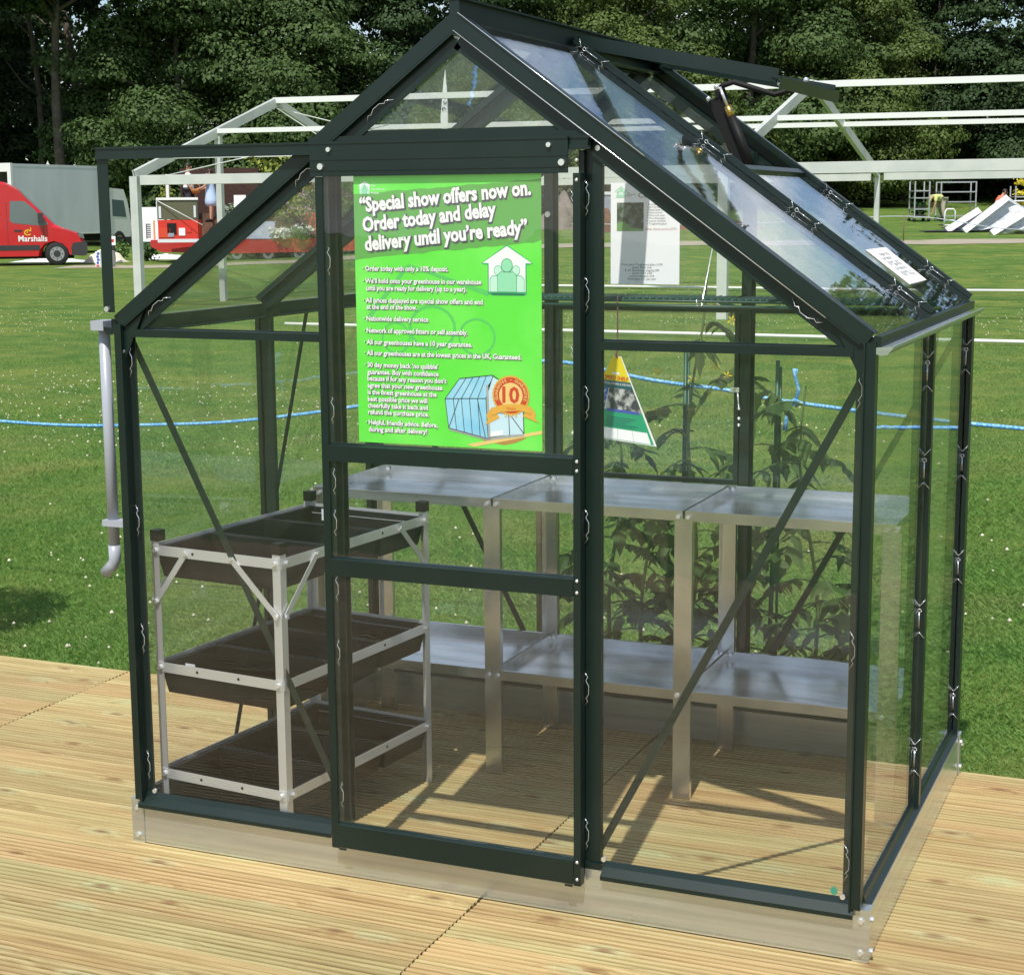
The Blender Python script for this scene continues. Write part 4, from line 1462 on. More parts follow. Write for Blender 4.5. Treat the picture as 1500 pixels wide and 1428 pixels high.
# triangular shelf sign on a pink cord from the wire shelf
SYR = mat('sign_yellow', (.85, .70, .02), .5); SGR = mat('sign_green', (.015, .36, .17), .5); SNV = mat('sign_dark_teal', (.012, .10, .12), .5)
SRD = mat('sign_red', (.66, .05, .03), .5); SBLU = mat('sign_blue', (.06, .10, .45), .5)
SPH = mat('sign_photo', (.055, .06, .07), .5, noise=(38, (.55, .56, .54), .44, .60)); SPH2 = mat('sign_photo_blue', (.06, .16, .48), .5, noise=(80, (.55, .52, .52), .48, .60))
PINK = mat('pink_cord', (.45, .20, .20), .7)
sg_ = thing('hanging_sign', 'triangular yellow and green shelf sign hanging on a pink cord right of the door', 'sign', (.946, 1.132, 1.236), DE(-14))
SWD, SHT = .150, .272


def tp(u, v, k=0):
    # v from apex down, u across -1..1 at that height, slightly hung askew
    x = u * SWD * v; z = -v * SHT
    a = DE(-3)
    return Vector((x * math.cos(a) - z * math.sin(a), -.0010 - k * .0003, x * math.sin(a) + z * math.cos(a)))


def band(m, v0, v1, u0, u1, k, mt):
    m.flat([tp(u0, v0, k), tp(u0, v1, k), tp(u1, v1, k), tp(u1, v0, k)], mt)


m = MB()
m.poly([tp(-1, .09, -1), tp(-1, 1, -1), tp(1, 1, -1), tp(1, .09, -1)], (0, .003, 0), PWH)
bd = m.build('board', sg_)
m = MB()
E_ = .965
band(m, .095, .355, -E_, E_, 1, SYR)
band(m, .355, .435, -E_, E_, 1, SNV)
band(m, .435, .672, -E_, -.34, 1, SPH2); band(m, .435, .672, -.31, E_, 1, SPH)
band(m, .672, .99, -E_, E_, 1, SGR)
band(m, .87, .985, -.90, -.34, 2, PWH); band(m, .87, .985, -.26, .90, 2, PWH)
band(m, .87, .985, .12, .125, 3, T1); band(m, .87, .985, .50, .505, 3, T1)
band(m, .655, .682, -.93, -.36, 3, SRD); band(m, .660, .690, -.26, .86, 3, SBLU)
for k in range(6):
    band(m, .745 + k * .019, .752 + k * .019, -.22, .70 - .11 * ((k * 5) % 4), 2, SNV); band(m, .742 + k * .019, .748 + k * .019, -.86, -.38 - .05 * (k % 3), 2, SNV)
band(m, .262, .285, -.30, .30, 2, PWH)
a = DE(-3)
m.text('SPEED SHELF', tp(.06, .345, 4), (math.cos(a), 0, math.sin(a)), (0, 0, 1), .0165, SRD, fit=.084, shear=.25, off=.02, align='CENTER')
m.text('PRACTICAL STAGING & SHELVING', tp(0, .398, 3), (math.cos(a), 0, math.sin(a)), (0, 0, 1), .0100, PWH, fit=.108, align='CENTER')
m.build('print', sg_)
m = MB()
m.tube([(0, 0, -.030), (.002, -.002, .05), (.003, -.004, .146), (.0, .003, .150)], .0022, PINK, 6)
m.tube([(0, -.003, -.030), (-.004, -.003, -.018), (0, -.003, -.012), (.004, -.003, -.02), (0, -.003, -.030)], .0018, PINK, 5)
m.build('cord', sg_)

# ================================================================== PLANTS BEHIND THE GREENHOUSE
LEAFT = leaf_mat('tomato_leaf', (.040, .092, .026), (.115, .205, .058), .45, .5)
STEMT = mat('tomato_stem', (.10, .17, .045), .6)
CANE = mat('green_cane', (.008, .085, .045), .4)
YEL = mat('yellow_flower', (.75, .60, .03), .6)
SOIL = mat('dark_soil', (.018, .013, .009), .95, bump=(30, .8, .01))
CRATE = mat('dark_planter', (.014, .014, .015), .5)


def leaf_poly(m, base, dirv, nrm, ln, wd, mt, droop=.3):
    d = Vector(dirv).normalized(); n_ = Vector(nrm); n_ = (n_ - d * n_.dot(d)).normalized(); a = d.cross(n_)
    prof = [(0, 0), (.15, .62), (.30, .95), (.42, .72), (.58, .80), (.72, .45), (1, 0)]
    mid = [base + d * (ln * t) - Vector((0, 0, 1)) * (droop * ln * t * t) for t, _ in prof]
    vs = []
    for i, (t, wv) in enumerate(prof):
        vs += [mid[i] + a * (wv * wd) - n_ * (wv * wd * .25), mid[i], mid[i] - a * (wv * wd) - n_ * (wv * wd * .25)]
    fs = []
    for i in range(len(prof) - 1):
        fs += [(i * 3, i * 3 + 1, i * 3 + 4, i * 3 + 3), (i * 3 + 1, i * 3 + 2, i * 3 + 5, i * 3 + 4)]
    m.add(vs, fs, mt)


def tomato(loc, hgt, seed, label, flowers=0, cane_h=None, lean=(0, 0)):
    rr = random.Random(seed)
    t = thing('tomato_plant', label, 'plant', loc, 0, 'plants behind the greenhouse')
    st = MB(); lf = MB()
    pts = [Vector((lean[0] * z / hgt + .02 * math.sin(z * 7 + seed), lean[1] * z / hgt + .02 * math.cos(z * 6 + seed), z)) for z in np.linspace(0, hgt, 9)]
    st.tube(pts, [.008 - .0006 * i for i in range(9)], STEMT, 6)
    nl = int(hgt * 27)
    for k in range(nl):
        f = .10 + .88 * (k / nl) ** 1.15
        if f > .62 and rr.random() < .35:
            continue
        i = f * 8; a_ = pts[int(i)].lerp(pts[min(8, int(i) + 1)], i - int(i))
        an = k * 2.4 + rr.uniform(-.5, .5)
        Ln = rr.uniform(.13, .26) * (1 - .35 * f)
        d = Vector((math.cos(an), math.sin(an), rr.uniform(.05, .5)))
        ax = [a_ + d * (Ln * s) - Vector((0, 0, 1)) * (Ln * .55 * s * s) for s in np.linspace(0, 1, 6)]
        lf.tube(ax, [.0035, .003, .0025, .002, .0018, .001], STEMT, 5, False)
        sd = d.cross(Vector((0, 0, 1))).normalized()
        for s in (2, 3, 4):
            for q in (-1, 1):
                dv = d * .5 + sd * q + Vector((0, 0, -.25 + rr.uniform(-.3, .2)))
                leaf_poly(lf, ax[s], dv, Vector((rr.uniform(-.3, .3), rr.uniform(-.3, .3), 1)), rr.uniform(.045, .085), rr.uniform(.016, .029), LEAFT, rr.uniform(.2, .9))
        leaf_poly(lf, ax[5], d + Vector((0, 0, -.7)), Vector((0, 0, 1)), rr.uniform(.055, .085), rr.uniform(.019, .030), LEAFT, .7)
    st.build('stem', t); lf.build('foliage', t)
    if flowers:
        fl = MB()
        for k in range(flowers):
            c = pts[7 if k % 2 else 6] + Vector((rr.uniform(-.14, .14), rr.uniform(-.06, .06), rr.uniform(-.03, .08)))
            for q in range(5):
                an = q * 2 * PI / 5
                fl.flat([c, c + Vector((.011 * math.cos(an - .3), .004, .011 * math.sin(an - .3))), c + Vector((.02 * math.cos(an), .0, .02 * math.sin(an))), c + Vector((.011 * math.cos(an + .3), .004, .011 * math.sin(an + .3)))], YEL)
        fl.build('flowers', t)
    return t


GZ = -.12
TPZ = .10
tomato((.74, 1.70, TPZ), .98, 3, 'leafy dark green plant seen through the glass beside the right door post')
tomato((1.00, 1.68, TPZ), 1.34, 5, 'tall tomato plant tied to the taller green cane behind the middle of the greenhouse', 7, lean=(.03, .0))
tomato((1.17, 1.76, TPZ), 1.10, 8, 'bushy tomato plant between the two green canes behind the rear glazing bar')
tomato((1.42, 1.70, TPZ), .98, 12, 'spreading leafy plant at the right end of the row behind the rear glass', lean=(-.05, 0))
tomato((1.58, 1.66, TPZ), .52, 17, 'low leafy plant at the right edge of the dark planter behind the greenhouse')
tomato((.88, 1.62, TPZ), .62, 22, 'low bushy plant left of centre in the dark planter behind the greenhouse')
for (x, y, h, lb) in ((.965, 1.75, 1.20, 'tall green plant cane left of the rear glazing bar'), (1.270, 1.75, 1.155, 'shorter green plant cane right of the rear glazing bar')):
    m = MB()
    m.tube([(x - .015, y, TPZ - .1), (x - .004, y, .6), (x, y, h)], [.008, .0075, .007], CANE, 8)
    m.tube([(x + .010, y + .004, TPZ - .1), (x + .009, y + .004, h - .02)], .0045, CANE, 6)
    tag(m.build('plant_cane'), lb, 'cane', 'green plant canes')
pl_ = thing('planter', 'long dark planter of soil on the grass behind the greenhouse', 'planter', (0, 0, 0))
m = MB()
x0, x1, y0, y1, z0, z1 = .58, 1.72, 1.44, 1.86, -.118, .115
m.box(x0, x1, y0, y0 + .018, z0, z1, CRATE); m.box(x0, x1, y1 - .018, y1, z0, z1, CRATE)
m.box(x0, x0 + .018, y0 + .0185, y1 - .0185, z0, z1, CRATE); m.box(x1 - .018, x1, y0 + .0185, y1 - .0185, z0, z1, CRATE)
m.box(x0 - .01, x1 + .01, y0 - .012, y0 - .0005, z1 - .03, z1 + .004, CRATE)
m.build('trough', pl_)
m = MB()
nxs, nys = 30, 12
V = [(x0 + .0185 + (x1 - x0 - .037) * i / nxs, y0 + .0185 + (y1 - y0 - .037) * j / nys, z1 - .02 + .018 * math.sin(i * 1.7 + j) * math.sin(j * 1.9)) for j in range(nys + 1) for i in range(nxs + 1)]
F = [(j * (nxs + 1) + i, j * (nxs + 1) + i + 1, (j + 1) * (nxs + 1) + i + 1, (j + 1) * (nxs + 1) + i) for j in range(nys) for i in range(nxs)]
m.add(V, F, SOIL, True); m.build('soil', pl_)

# unseen potted shrub, added left of the view to shadow the lawn
SHR = leaf_mat('shrub_leaf', (.02, .06, .015), (.06, .13, .03), .2)
TERR = mat('terracotta', (.36, .14, .07), .8)
sh = thing('unseen_shadow_shrub', 'made up shrub in a clay pot, out of view at the left, that shadows the grass', 'plant', (-2.42, 1.62, -.12))
m = MB(); m.tube([(0, 0, .002), (0, 0, .30), (0, 0, .34)], [.15, .20, .215], TERR, 20, True); m.build('pot', sh)
m = MB(); m.tube([(0, 0, .30), (.02, .01, .7), (0, 0, 1.1)], [.025, .02, .01], mat('shrub_bark', (.10, .07, .04), .8), 8); m.build('stem', sh)
n = 5200
u = rng.normal(size=(n, 3)); u /= np.linalg.norm(u, axis=1)[:, None]
rad = rng.uniform(.72, 1.03, n)[:, None]
P = u * rad * np.array([[.42, .42, .55]]) + np.array([[0, 0, 1.0]])
a = rng.normal(size=(n, 3)); a /= np.linalg.norm(a, axis=1)[:, None]
b = np.cross(a, u); b /= np.linalg.norm(b, axis=1)[:, None] + 1e-9
s = rng.uniform(.014, .026, n)[:, None]
V = np.stack([P - a * s, P + b * s * .6, P + a * s, P - b * s * .6], 1)
fast_mesh('foliage', V.reshape(-1, 3), np.arange(n * 4).reshape(n, 4), SHR, sh)

# ================================================================== ROPES AND POLES ON THE FIELD
BLUE = mat('blue_rope', (.06, .30, .68), .6, noise=(120, (.30, .58, .82), .45, .6))


def rope(name, pts, r, m_, label, cat, knot=None, n=8, twist=True):
    pts = [Vector(p) for p in pts]
    # smooth through the points
    out = []
    for i in range(len(pts) - 1):
        p0 = pts[max(i - 1, 0)]; p1 = pts[i]; p2 = pts[i + 1]; p3 = pts[min(i + 2, len(pts) - 1)]
        for k in range(14):
            t = k / 14
            out.append(.5 * ((2 * p1) + (p2 - p0) * t + (2 * p0 - 5 * p1 + 4 * p2 - p3) * t * t + (3 * p1 - p0 - 3 * p2 + p3) * t ** 3))
    out.append(pts[-1])
    mb = MB(); mb.tube(out, r, m_, n)
    if knot:
        for tail in knot:
            mb.tube(tail, [r * .9] * (len(tail) - 1) + [r * 1.5], m_, 7)
    return tag(mb.build(name), label, cat)


kx = Vector((1.127, 2.6, .922))
kn = [[kx + Vector((-.03, 0, -.015)), kx + Vector((0, -.012, .012)), kx + Vector((.02, 0, .0)), kx + Vector((0, .012, -.014)), kx],
      [kx, kx + Vector((.012, 0, .05)), kx + Vector((-.004, 0, .10)), kx + Vector((-.002, 0, .125))],
      [kx, kx + Vector((-.025, 0, -.015)), kx + Vector((-.032, 0, -.06)), kx + Vector((-.036, 0, -.105))],
      [Vector((.09, 2.6, 1.045)) + Vector((-.02, -.01, -.02)), Vector((.09, 2.6, 1.06)), Vector((.12, 2.59, 1.04)), Vector((.07, 2.6, 1.03))]]
rope('blue_rope', [(-4.2, 2.6, .80), (-2.55, 2.6, .695), (-1.6, 2.6, .722), (-.978, 2.6, .791), (-.4, 2.6, .90), (.09, 2.6, 1.045), (.583, 2.6, .985), (.853, 2.6, .960), (1.127, 2.6, .922), (1.921, 2.6, .862), (3.6, 2.6, .80)], .0075, BLUE, 'thin blue rope with a knotted tail strung behind the greenhouse', 'rope', kn)
m = MB(); m.cyl((.09, 2.63, -.12), (.09, 2.63, 1.08), .014, mat('rope_stake', (.16, .12, .08), .8), 8)
tag(m.build('rope_stake'), 'slim stake in the grass that carries the blue rope behind the green poster', 'stake')

WPOLE = mat('white_pole', (.74, .75, .70), .6)


def pole(d0, l0, d1, l1, r, label, rise=.0):
    m = MB()
    pts = []
    for k in range(12):
        f = k / 11; p = W(d0 + (d1 - d0) * f, l0 + (l1 - l0) * f); p.z += r + .03 + rise * math.sin(f * 9); pts.append(p)
    m.tube(pts, r, WPOLE, 8)
    tag(m.build('white_pole'), label, 'pole', 'white poles lying on the lawn')


pole(25.3, -3.4, 20.6, 7.2, .024, 'nearer long white pole lying on the lawn behind the greenhouse')
pole(36.6, -2.0, 33.0, 11.5, .026, 'farther long white pole lying on the lawn by the marquee frame')

# ================================================================== STRIPPED MARQUEE FRAME
mq = thing('marquee_frame', 'bare pale aluminium marquee frame of posts, rafters and eave beams standing on the lawn', 'marquee frame', W(30.5, -6.7))
BASE = W(30.5, -6.7)
EV = (-4.1, 10.03)            # one long bay, along the eave (d, l)
GV = (3.93, 2.04)             # half span
NLp = (30.5, -6.71)


def mqp(bay, half, z):
    d = NLp[0] + EV[0] * bay + GV[0] * half; l = NLp[1] + EV[1] * bay + GV[1] * half
    return W(d, l, z) - BASE


ZE, ZR = 2.13, 3.73


def bm(name, p, q, wd, hg, mt=MARQ, upv=(0, 0, 1)):
    m = MB(); m.bar(p, q, wd, hg, mt, upv); m.bar(p, q, wd * .3, hg * 1.06, mt, upv)
    return m.build(name, mq)


for half in (0, 2):
    for bay in (0, 1, 2):
        p = mqp(bay, half, 0); g_ = gh(NLp[0] + EV[0] * bay + GV[0] * half, NLp[1] + EV[1] * bay + GV[1] * half)
        p0 = Vector((p.x, p.y, g_ - BASE.z * 0)) if False else Vector((p.x, p.y, g_ - BASE.z))
        bm('post', p0, Vector((p.x, p.y, ZE + .1 - BASE.z)), .16 if half == 0 else .10, .12 if half == 0 else .09, MARQ, (0, 1, 0))
zb = BASE.z


def mz(bay, half, z):
    p = mqp(bay, half, 0); return Vector((p.x, p.y, z - zb))


for half in (0, 2):
    for b_ in (0, 1):
        bm('eave_beam', mz(b_ + .012, half, ZE + (.03 if b_ == 0 else .06)), mz(b_ + .988, half, ZE + .05 + .03 * b_), .08, .165 if half == 0 else .135)
bm('ridge_purlin', mz(-.005, 1, ZR + .05), mz(2, 1, ZR - .04), .10, .11, MARQW)
for half in (.55, 1.42):
    f = half if half <= 1 else 2 - half
    bm('purlin', mz(0, half, ZE + .1 + (ZR - ZE) * f), mz(2, half, ZE + .02 + (ZR - ZE) * f), .08, .085, MARQW)
bm('purlin', mz(0, .25, ZE + .48), mz(.42, .25, ZE + .47), .08, .085, MARQW)
for bay in (0, 1, 2):
    bm('rafter', mz(bay, 0, ZE + .12), mz(bay, .985, ZR), .08, .17)
    bm('rafter', mz(bay, 2, ZE + .12), mz(bay, 1.015, ZR), .08, .17)
bm('gable_upright', mz(0, .56, gh(32.7, -5.3)), mz(0, .56, ZE + 1.0), .12, .10, MARQ, (0, 1, 0))
m = MB()
for a_, b_ in ((mz(0, 1, ZR - .1), mz(.42, .1, ZE + .1)), (mz(0, 1, ZR - .1), mz(.40, 1.9, ZE + .1)), (mz(0, .02, ZE), mz(.35, .5, ZE + 1.0))):
    m.cyl(a_, b_, .012, MARQ, 5)
m.build('wind_cable', mq)

# ================================================================== VEHICLES AND STALLS
VRED = mat('van_red_paint', (.52, .012, .018), .28, 0, .5, coat=.6)
DKG = mat('bumper_plastic', (.035, .036, .038), .5)
TYRE = mat('tyre_rubber', (.015, .015, .015), .8)
RIM = mat('wheel_rim', (.45, .46, .47), .4, .8)
LAMP = mat('headlamp', (.75, .75, .72), .15)
LGREY = mat('lorry_box_paint', (.66, .69, .72), .5, noise=(1.2, (.58, .61, .64), .4, .7), stretch=(1, 1, .3))
LWHITE = mat('lorry_white', (.78, .78, .76), .45)
RED2 = mat('trailer_red', (.46, .03, .025), .45)
VGL = mat('dark_window', (.12, .16, .165), .08, 0, .8)


def wheel(parent, x, y, r, wd):
    m = MB()
    n = 28
    prof = [(-wd / 2, r * .62), (-wd / 2, r * .95), (-wd / 2 + .02, r), (wd / 2 - .02, r), (wd / 2, r * .95), (wd / 2, r * .62)]
    vs = []; fs = []
    for a in range(n):
        an = 2 * PI * a / n
        for (yy, rr) in prof:
            vs.append((rr * math.cos(an), yy, rr * math.sin(an)))
    k = len(prof)
    for a in range(n):
        for i in range(k - 1):
            b = (a + 1) % n
            fs.append((a * k + i, a * k + i + 1, b * k + i + 1, b * k + i))
    m.add(vs, fs, TYRE, True)
    w_ = m.build('wheel', parent); w_.location = (x, y, r)
    m = MB()
    for s in (-1, 1):
        m.tube([(0, s * (wd / 2 - .05), 0), (0, s * (wd / 2 - .01), 0)], r * .61, RIM, 24, True, False)
        m.tube([(0, s * (wd / 2 - .009), 0), (0, s * (wd / 2 + .004), 0)], r * .30, DKG, 16, True, False)
        for q in range(8):
            an = q * PI / 4
            c = Vector((r * .46 * math.cos(an), s * (wd / 2 - .009), r * .46 * math.sin(an)))
            m.tube([c, c + Vector((0, s * .006, 0))], r * .055, DKG, 8, True, False)
    m.build('rim', w_)
    return w_


# red panel van, nose to the right (local x forward, near side at y = 0)
van = thing('parked_van', 'red high roofed panel van with white lettering parked nose right on the lawn', 'van', W(55.0, -13.78, -.12), FROT + DE(14))
VW = 1.95
side = [(0, .42), (-.03, .60), (-.10, .92), (-.22, 1.02), (-.62, 1.16), (-.98, 1.32), (-1.50, 1.86), (-1.86, 2.22), (-2.10, 2.48), (-2.45, 2.66), (-3.0, 2.73), (-5.75, 2.73), (-5.86, 2.55), (-5.90, .45), (-5.6, .30), (-1.42, .30), (-1.36, .52), (-1.20, .70), (-.92, .78), (-.64, .70), (-.48, .52), (-.44, .34), (-.06, .30)]


def loft(m, prof, ys, mt, ins):
    n = len(prof); vs = []; fs = []
    cx = sum(p[0] for p in prof) / n; cz = 1.3
    for y, i in zip(ys, ins):
        for (x, z) in prof:
            vs.append((x + (i if x > cx else -i) * -1 * (1 if True else 0), y, z - (i if z > 1.2 else 0)))
    for j in range(len(ys) - 1):
        for i in range(n):
            i2 = (i + 1) % n
            fs.append((j * n + i, j * n + i2, (j + 1) * n + i2, (j + 1) * n + i))
    fs.append(tuple(range(n - 1, -1, -1))); fs.append(tuple((len(ys) - 1) * n + i for i in range(n)))
    m.add(vs, fs, mt)


m = MB(); loft(m, side, [0, .10, VW - .10, VW], VRED, [.09, 0, 0, .09])
m.build('body', van)
m = MB(); m.box(-5.9, -1.45, -.012, -.002, .50, .66, DKG); m.build('side_moulding', van)
m = MB(); m.poly([(.0, -.02, .32), (.04, -.02, .40), (.045, -.02, .66), (-.02, -.02, .76), (-.40, -.02, .72), (-.47, -.02, .58), (-.46, -.02, .32)], (0, VW + .04, 0), DKG); m.build('bumper', van)
m = MB(); m.poly([(-.04, -.008, .84), (-.07, -.008, .99), (-.26, -.008, 1.06), (-.20, -.008, .90)], (0, .30, 0), VGL); m.build('headlight', van)
m = MB(); m.poly([(-2.30, -.006, 2.06), (-2.34, -.006, 1.44), (-2.24, -.006, 1.36), (-1.36, -.006, 1.27), (-1.14, -.006, 1.32), (-1.58, -.006, 1.82), (-1.86, -.006, 2.06)], (0, .004, 0), VGL)
m.build('side_window', van)
m = MB(); m.poly([(-1.02, .14, 1.36), (-1.02, VW - .14, 1.36), (-1.90, VW - .2, 2.26), (-1.90, .2, 2.26)], (.03, 0, .03), VGL); m.build('windscreen', van)
m = MB(); m.box(-1.46, -1.30, -.22, -.04, 1.34, 1.68, DKG); m.box(-1.36, -1.30, -.05, .0, 1.40, 1.48, DKG); m.build('wing_mirror', van)
m = MB(); m.box(-2.22, -1.98, -.02, -.004, 1.10, 1.15, DKG); m.build('door_handle', van)
m = MB()
for x in (-2.42, -1.30):
    m.box(x - .006, x + .006, -.0045, -.001, .68, 2.0 if x < -2 else 1.28, DKG)
m.box(-5.7, -2.6, -.0045, -.001, 1.62, 1.64, DKG); m.build('panel_gap', van)
VTX = mat('van_white_lettering', (.85, .85, .85), .4); VYE = mat('van_yellow_mark', (.78, .46, .03), .4)
m = MB(); m.text('Marshalls', (-2.10, -.010, .78), (1, 0, 0), (0, 0, 1), .265, VTX, fit=.90, off=.018)
m.text('create better landscapes', (-4.4, -.010, .76), (1, 0, 0), (0, 0, 1), .16, VTX, fit=1.5)
for k in range(22):
    a0 = .5 + k * .24; a1 = a0 + .24
    c = Vector((-1.80, -.010, 1.06)); ra, rb_ = .115, .075
    m.flat([c + Vector((ra * math.cos(a0), 0, ra * math.sin(a0) * .85)), c + Vector((ra * math.cos(a1), 0, ra * math.sin(a1) * .85)), c + Vector((rb_ * math.cos(a1), 0, rb_ * math.sin(a1) * .85)), c + Vector((rb_ * math.cos(a0), 0, rb_ * math.sin(a0) * .85))], VYE)
m.box(-1.83, -1.80, -.011, -.010, 1.04, 1.13, VYE)
m.box(-1.72, -1.69, -.011, -.010, 1.10, 1.22, VYE)
m.build('lettering', van)
for x in (-.92, -4.55):
    for y in (.13, VW - .13):
        wheel(van, x, y, .375, .24)
m = MB(); m.box(-5.7, -.4, .3, VW - .3, .22, .42, BLACK); m.build('chassis', van)
# shaded wheel arch
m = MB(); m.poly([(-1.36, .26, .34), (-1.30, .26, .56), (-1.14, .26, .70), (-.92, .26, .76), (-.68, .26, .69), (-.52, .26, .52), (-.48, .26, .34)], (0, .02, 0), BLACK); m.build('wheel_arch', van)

# box lorry behind the van, rear end to the left, cab to the right
LB = W(66, -19.3, -.12)
dl = W(71.5, -16.9, -.12) - LB
lrz = math.atan2(dl.y, dl.x)
lor = thing('box_lorry', 'box lorry with plain grey sides and open white rear frame parked behind the red van', 'lorry', LB, lrz)
LL = dl.length
m = MB(); m.box(.10, LL, 0, .05, .80, 3.52, LGREY); m.box(.10, LL, 2.40, 2.45, .80, 3.52, LGREY); m.box(.1, LL, .0505, 2.3995, 3.47, 3.55, LGREY); m.box(.1, LL, .0505, 2.3995, .98, 1.06, DKG); m.box(LL - .05, LL, .0505, 2.3995, 1.061, 3.469, LGREY)
m.box(.10, LL, -.004, -.0005, .80, .86, LWHITE); m.box(.10, LL, -.006, -.0005, 3.46, 3.56, LGREY)
m.build('box_body', lor)
m = MB(); m.box(-.04, .0995, -.01, .16, .92, 3.58, LWHITE); m.box(-.04, .0995, 2.29, 2.46, .92, 3.58, LWHITE); m.box(-.04, .0995, .1605, 2.2895, 3.25, 3.58, LWHITE); m.box(-.04, .0995, .1605, 2.2895, .92, 1.02, LWHITE); m.build('rear_frame', lor)
m = MB()
for k in range(5):
    m.box(.6 + k * .55, 1.05 + k * .55, .4, 2.0, 1.065, 1.9 + .35 * math.sin(k * 2.1), mat('load_brown', (.22, .13, .06), .8) if k == 0 else m.mats[0])
m.build('load', lor)
m = MB()
cp = [(LL + .15, .42), (LL + 1.55, .42), (LL + 1.62, 1.15), (LL + 1.45, 2.05), (LL + 1.18, 2.62), (LL + .15, 2.68)]
m.poly([(x, .06, z) for x, z in cp], (0, 2.2, 0), LWHITE)
cab = m.build('cab', lor)
m = MB(); m.poly([(LL + .35, .052, 1.50), (LL + 1.30, .052, 1.45), (LL + 1.15, .052, 2.15), (LL + .35, .052, 2.2)], (0, .006, 0), VGL); m.build('cab_window', cab)
m = MB(); m.box(.3, LL + 1.3, .5, 1.9, .50, .795, BLACK); m.box(LL + .2, LL + 1.64, .04, 2.3, .30, .62, DKG); m.build('chassis', lor)
for x in (LL * .18, LL + .75):
    for y in (.18, 2.2):
        wheel(lor, x, y, .44, .28)

# things lying by the van
def crumple(name, loc, sx, sy, hz, mt, label, cat, seed, group=None):
    rr = random.Random(seed); nx_, ny_ = 16, 12; V = []; F = []
    ph = [(rr.uniform(1, 6), rr.uniform(1, 6), rr.uniform(0, 6)) for _ in range(6)]
    for j in range(ny_ + 1):
        for i in range(nx_ + 1):
            u = i / nx_ - .5; v = j / ny_ - .5
            e = max(0, 1 - (2 * u) ** 2) * max(0, 1 - (2 * v) ** 2)
            h = sum(abs(math.sin(a * u * 3 + b * v * 3 + c)) for a, b, c in ph) / 6
            V.append((u * sx + .06 * math.sin(v * 17), v * sy, .01 + hz * e * (.35 + h)))
    for j in range(ny_):
        for i in range(nx_):
            F.append((j * (nx_ + 1) + i, j * (nx_ + 1) + i + 1, (j + 1) * (nx_ + 1) + i + 1, (j + 1) * (nx_ + 1) + i))
    m = MB(); m.add(V, F, mt); o = m.build(name); o.location = loc; o.rotation_euler = (0, 0, FROT)
    return tag(o, label, cat, group)


CREAM = mat('cream_sheet', (.72, .66, .52), .8)
crumple('plastic_sheet', W(57.4, -13.75), 1.3, 1.4, .42, CREAM, 'crumpled cream sheet on the grass in front of the red van', 'sheet', 4)
crumple('plastic_sheet', W(58.6, -15.9), 2.6, 1.2, .12, SHEETW, 'flat white plastic sheet on the grass under the red van', 'sheet', 9)
crumple('plastic_sheet', W(60.5, -12.3), 2.0, 1.0, .16, SHEETW, 'small white sheet on the grass left of the display trailer', 'sheet', 14)
bx = thing('carton', 'pale grey carton with blue and red print on the grass right of the van', 'carton', W(52.6, -12.75), FROT)
m = MB(); m.box(-.02, .36, 0, .4, .0, .50, mat('carton_grey', (.50, .54, .52), .7)); m.build('box', bx)
m = MB(); m.box(-.16, -.021, .0, .38, .02, .48, PAPER); m.build('printed_side', bx)
m = MB()
for k in range(4):
    m.ball((-.09 + .02 * (k % 2), -.004, .14 + k * .095), .045, SBLU, 8, 6, (1, .1, 1))
m.box(-.14, -.04, -.006, -.001, .03, .08, SRD); m.build('print', bx)
pm = thing('meter_post', 'small grey post with a white plate beside the front of the lorry', 'post', W(56.5, -13.25), FROT)
m = MB(); m.cyl((0, 0, 0), (0, 0, .95), .06, DKG, 10); m.build('post', pm)
m = MB(); m.box(-.10, .10, -.07, -.062, .60, .90, PAPER); m.box(-.05, .05, -.074, -.0705, .70, .80, SRD); m.build('plate', pm)

# display trailer with a show garden
trl = thing('display_trailer', 'low red flatbed trailer dressed as a show garden behind the marquee frame', 'trailer', W(56.5, -12.0, -.12), FROT + DE(-4))
TL_ = 9.2
m = MB(); m.poly([(0, 0, .55), (.35, 0, .36), (3.0, 0, .30), (TL_, 0, .42), (TL_, 0, .76), (0, 0, .76)], (0, 2.4, 0), RED2)
m.build('bed', trl)
for x in (2.9, 3.95, 5.0):
    for y in (.14, 2.26):
        wheel(trl, x, y, .30, .22)
SLAB = mat('grey_slab', (.30, .33, .40), .7, noise=(3, (.22, .24, .30), .4, .7))
FENCE = mat('dark_fence', (.055, .022, .014), .8, noise=(8, (.03, .012, .01), .4, .7))
SLEEP = mat('sleeper_timber', (.14, .085, .05), .85, noise=(5, (.08, .05, .03), .4, .7))
m = MB(); m.box(.4, 8.9, 1.0, 1.7, .765, 1.32, SLEEP); m.box(.4, 8.9, 1.701, 2.35, .765, 1.62, SLEEP); m.build('raised_bed', trl)
m = MB(); m.poly([(3.2, -.02, .78), (4.15, -.02, .78), (4.10, .6, 1.30), (3.1, .6, 1.30)], (0, .12, .05), SLAB); m.build('paving_slab', trl)
m = MB(); m.box(.45, 3.2, 2.36, 2.42, .80, 3.15, FENCE); m.build('fence_panel', trl)
m = MB(); m.box(.42, .52, .62, .72, .77, 2.92, LWHITE); m.build('white_post', trl)
m = MB(); m.box(-.35, .40, .30, .36, .70, 1.84, PAPER); bn = m.build('banner', trl)
m = MB()
m.box(-.22, -.19, .292, .2985, .80, 1.3, T1); m.box(.03, .09, .292, .2985, .78, 1.4, mat('banner_orange', (.72, .30, .12), .6))
for k in range(7):
    m.box(-.20, -.06, .292, .2985, .84 + .07 * k, .87 + .07 * k, T1)
m.ball((.28, .295, 1.02), .06, T1, 8, 6, (1, .1, 1)); m.build('print', bn)
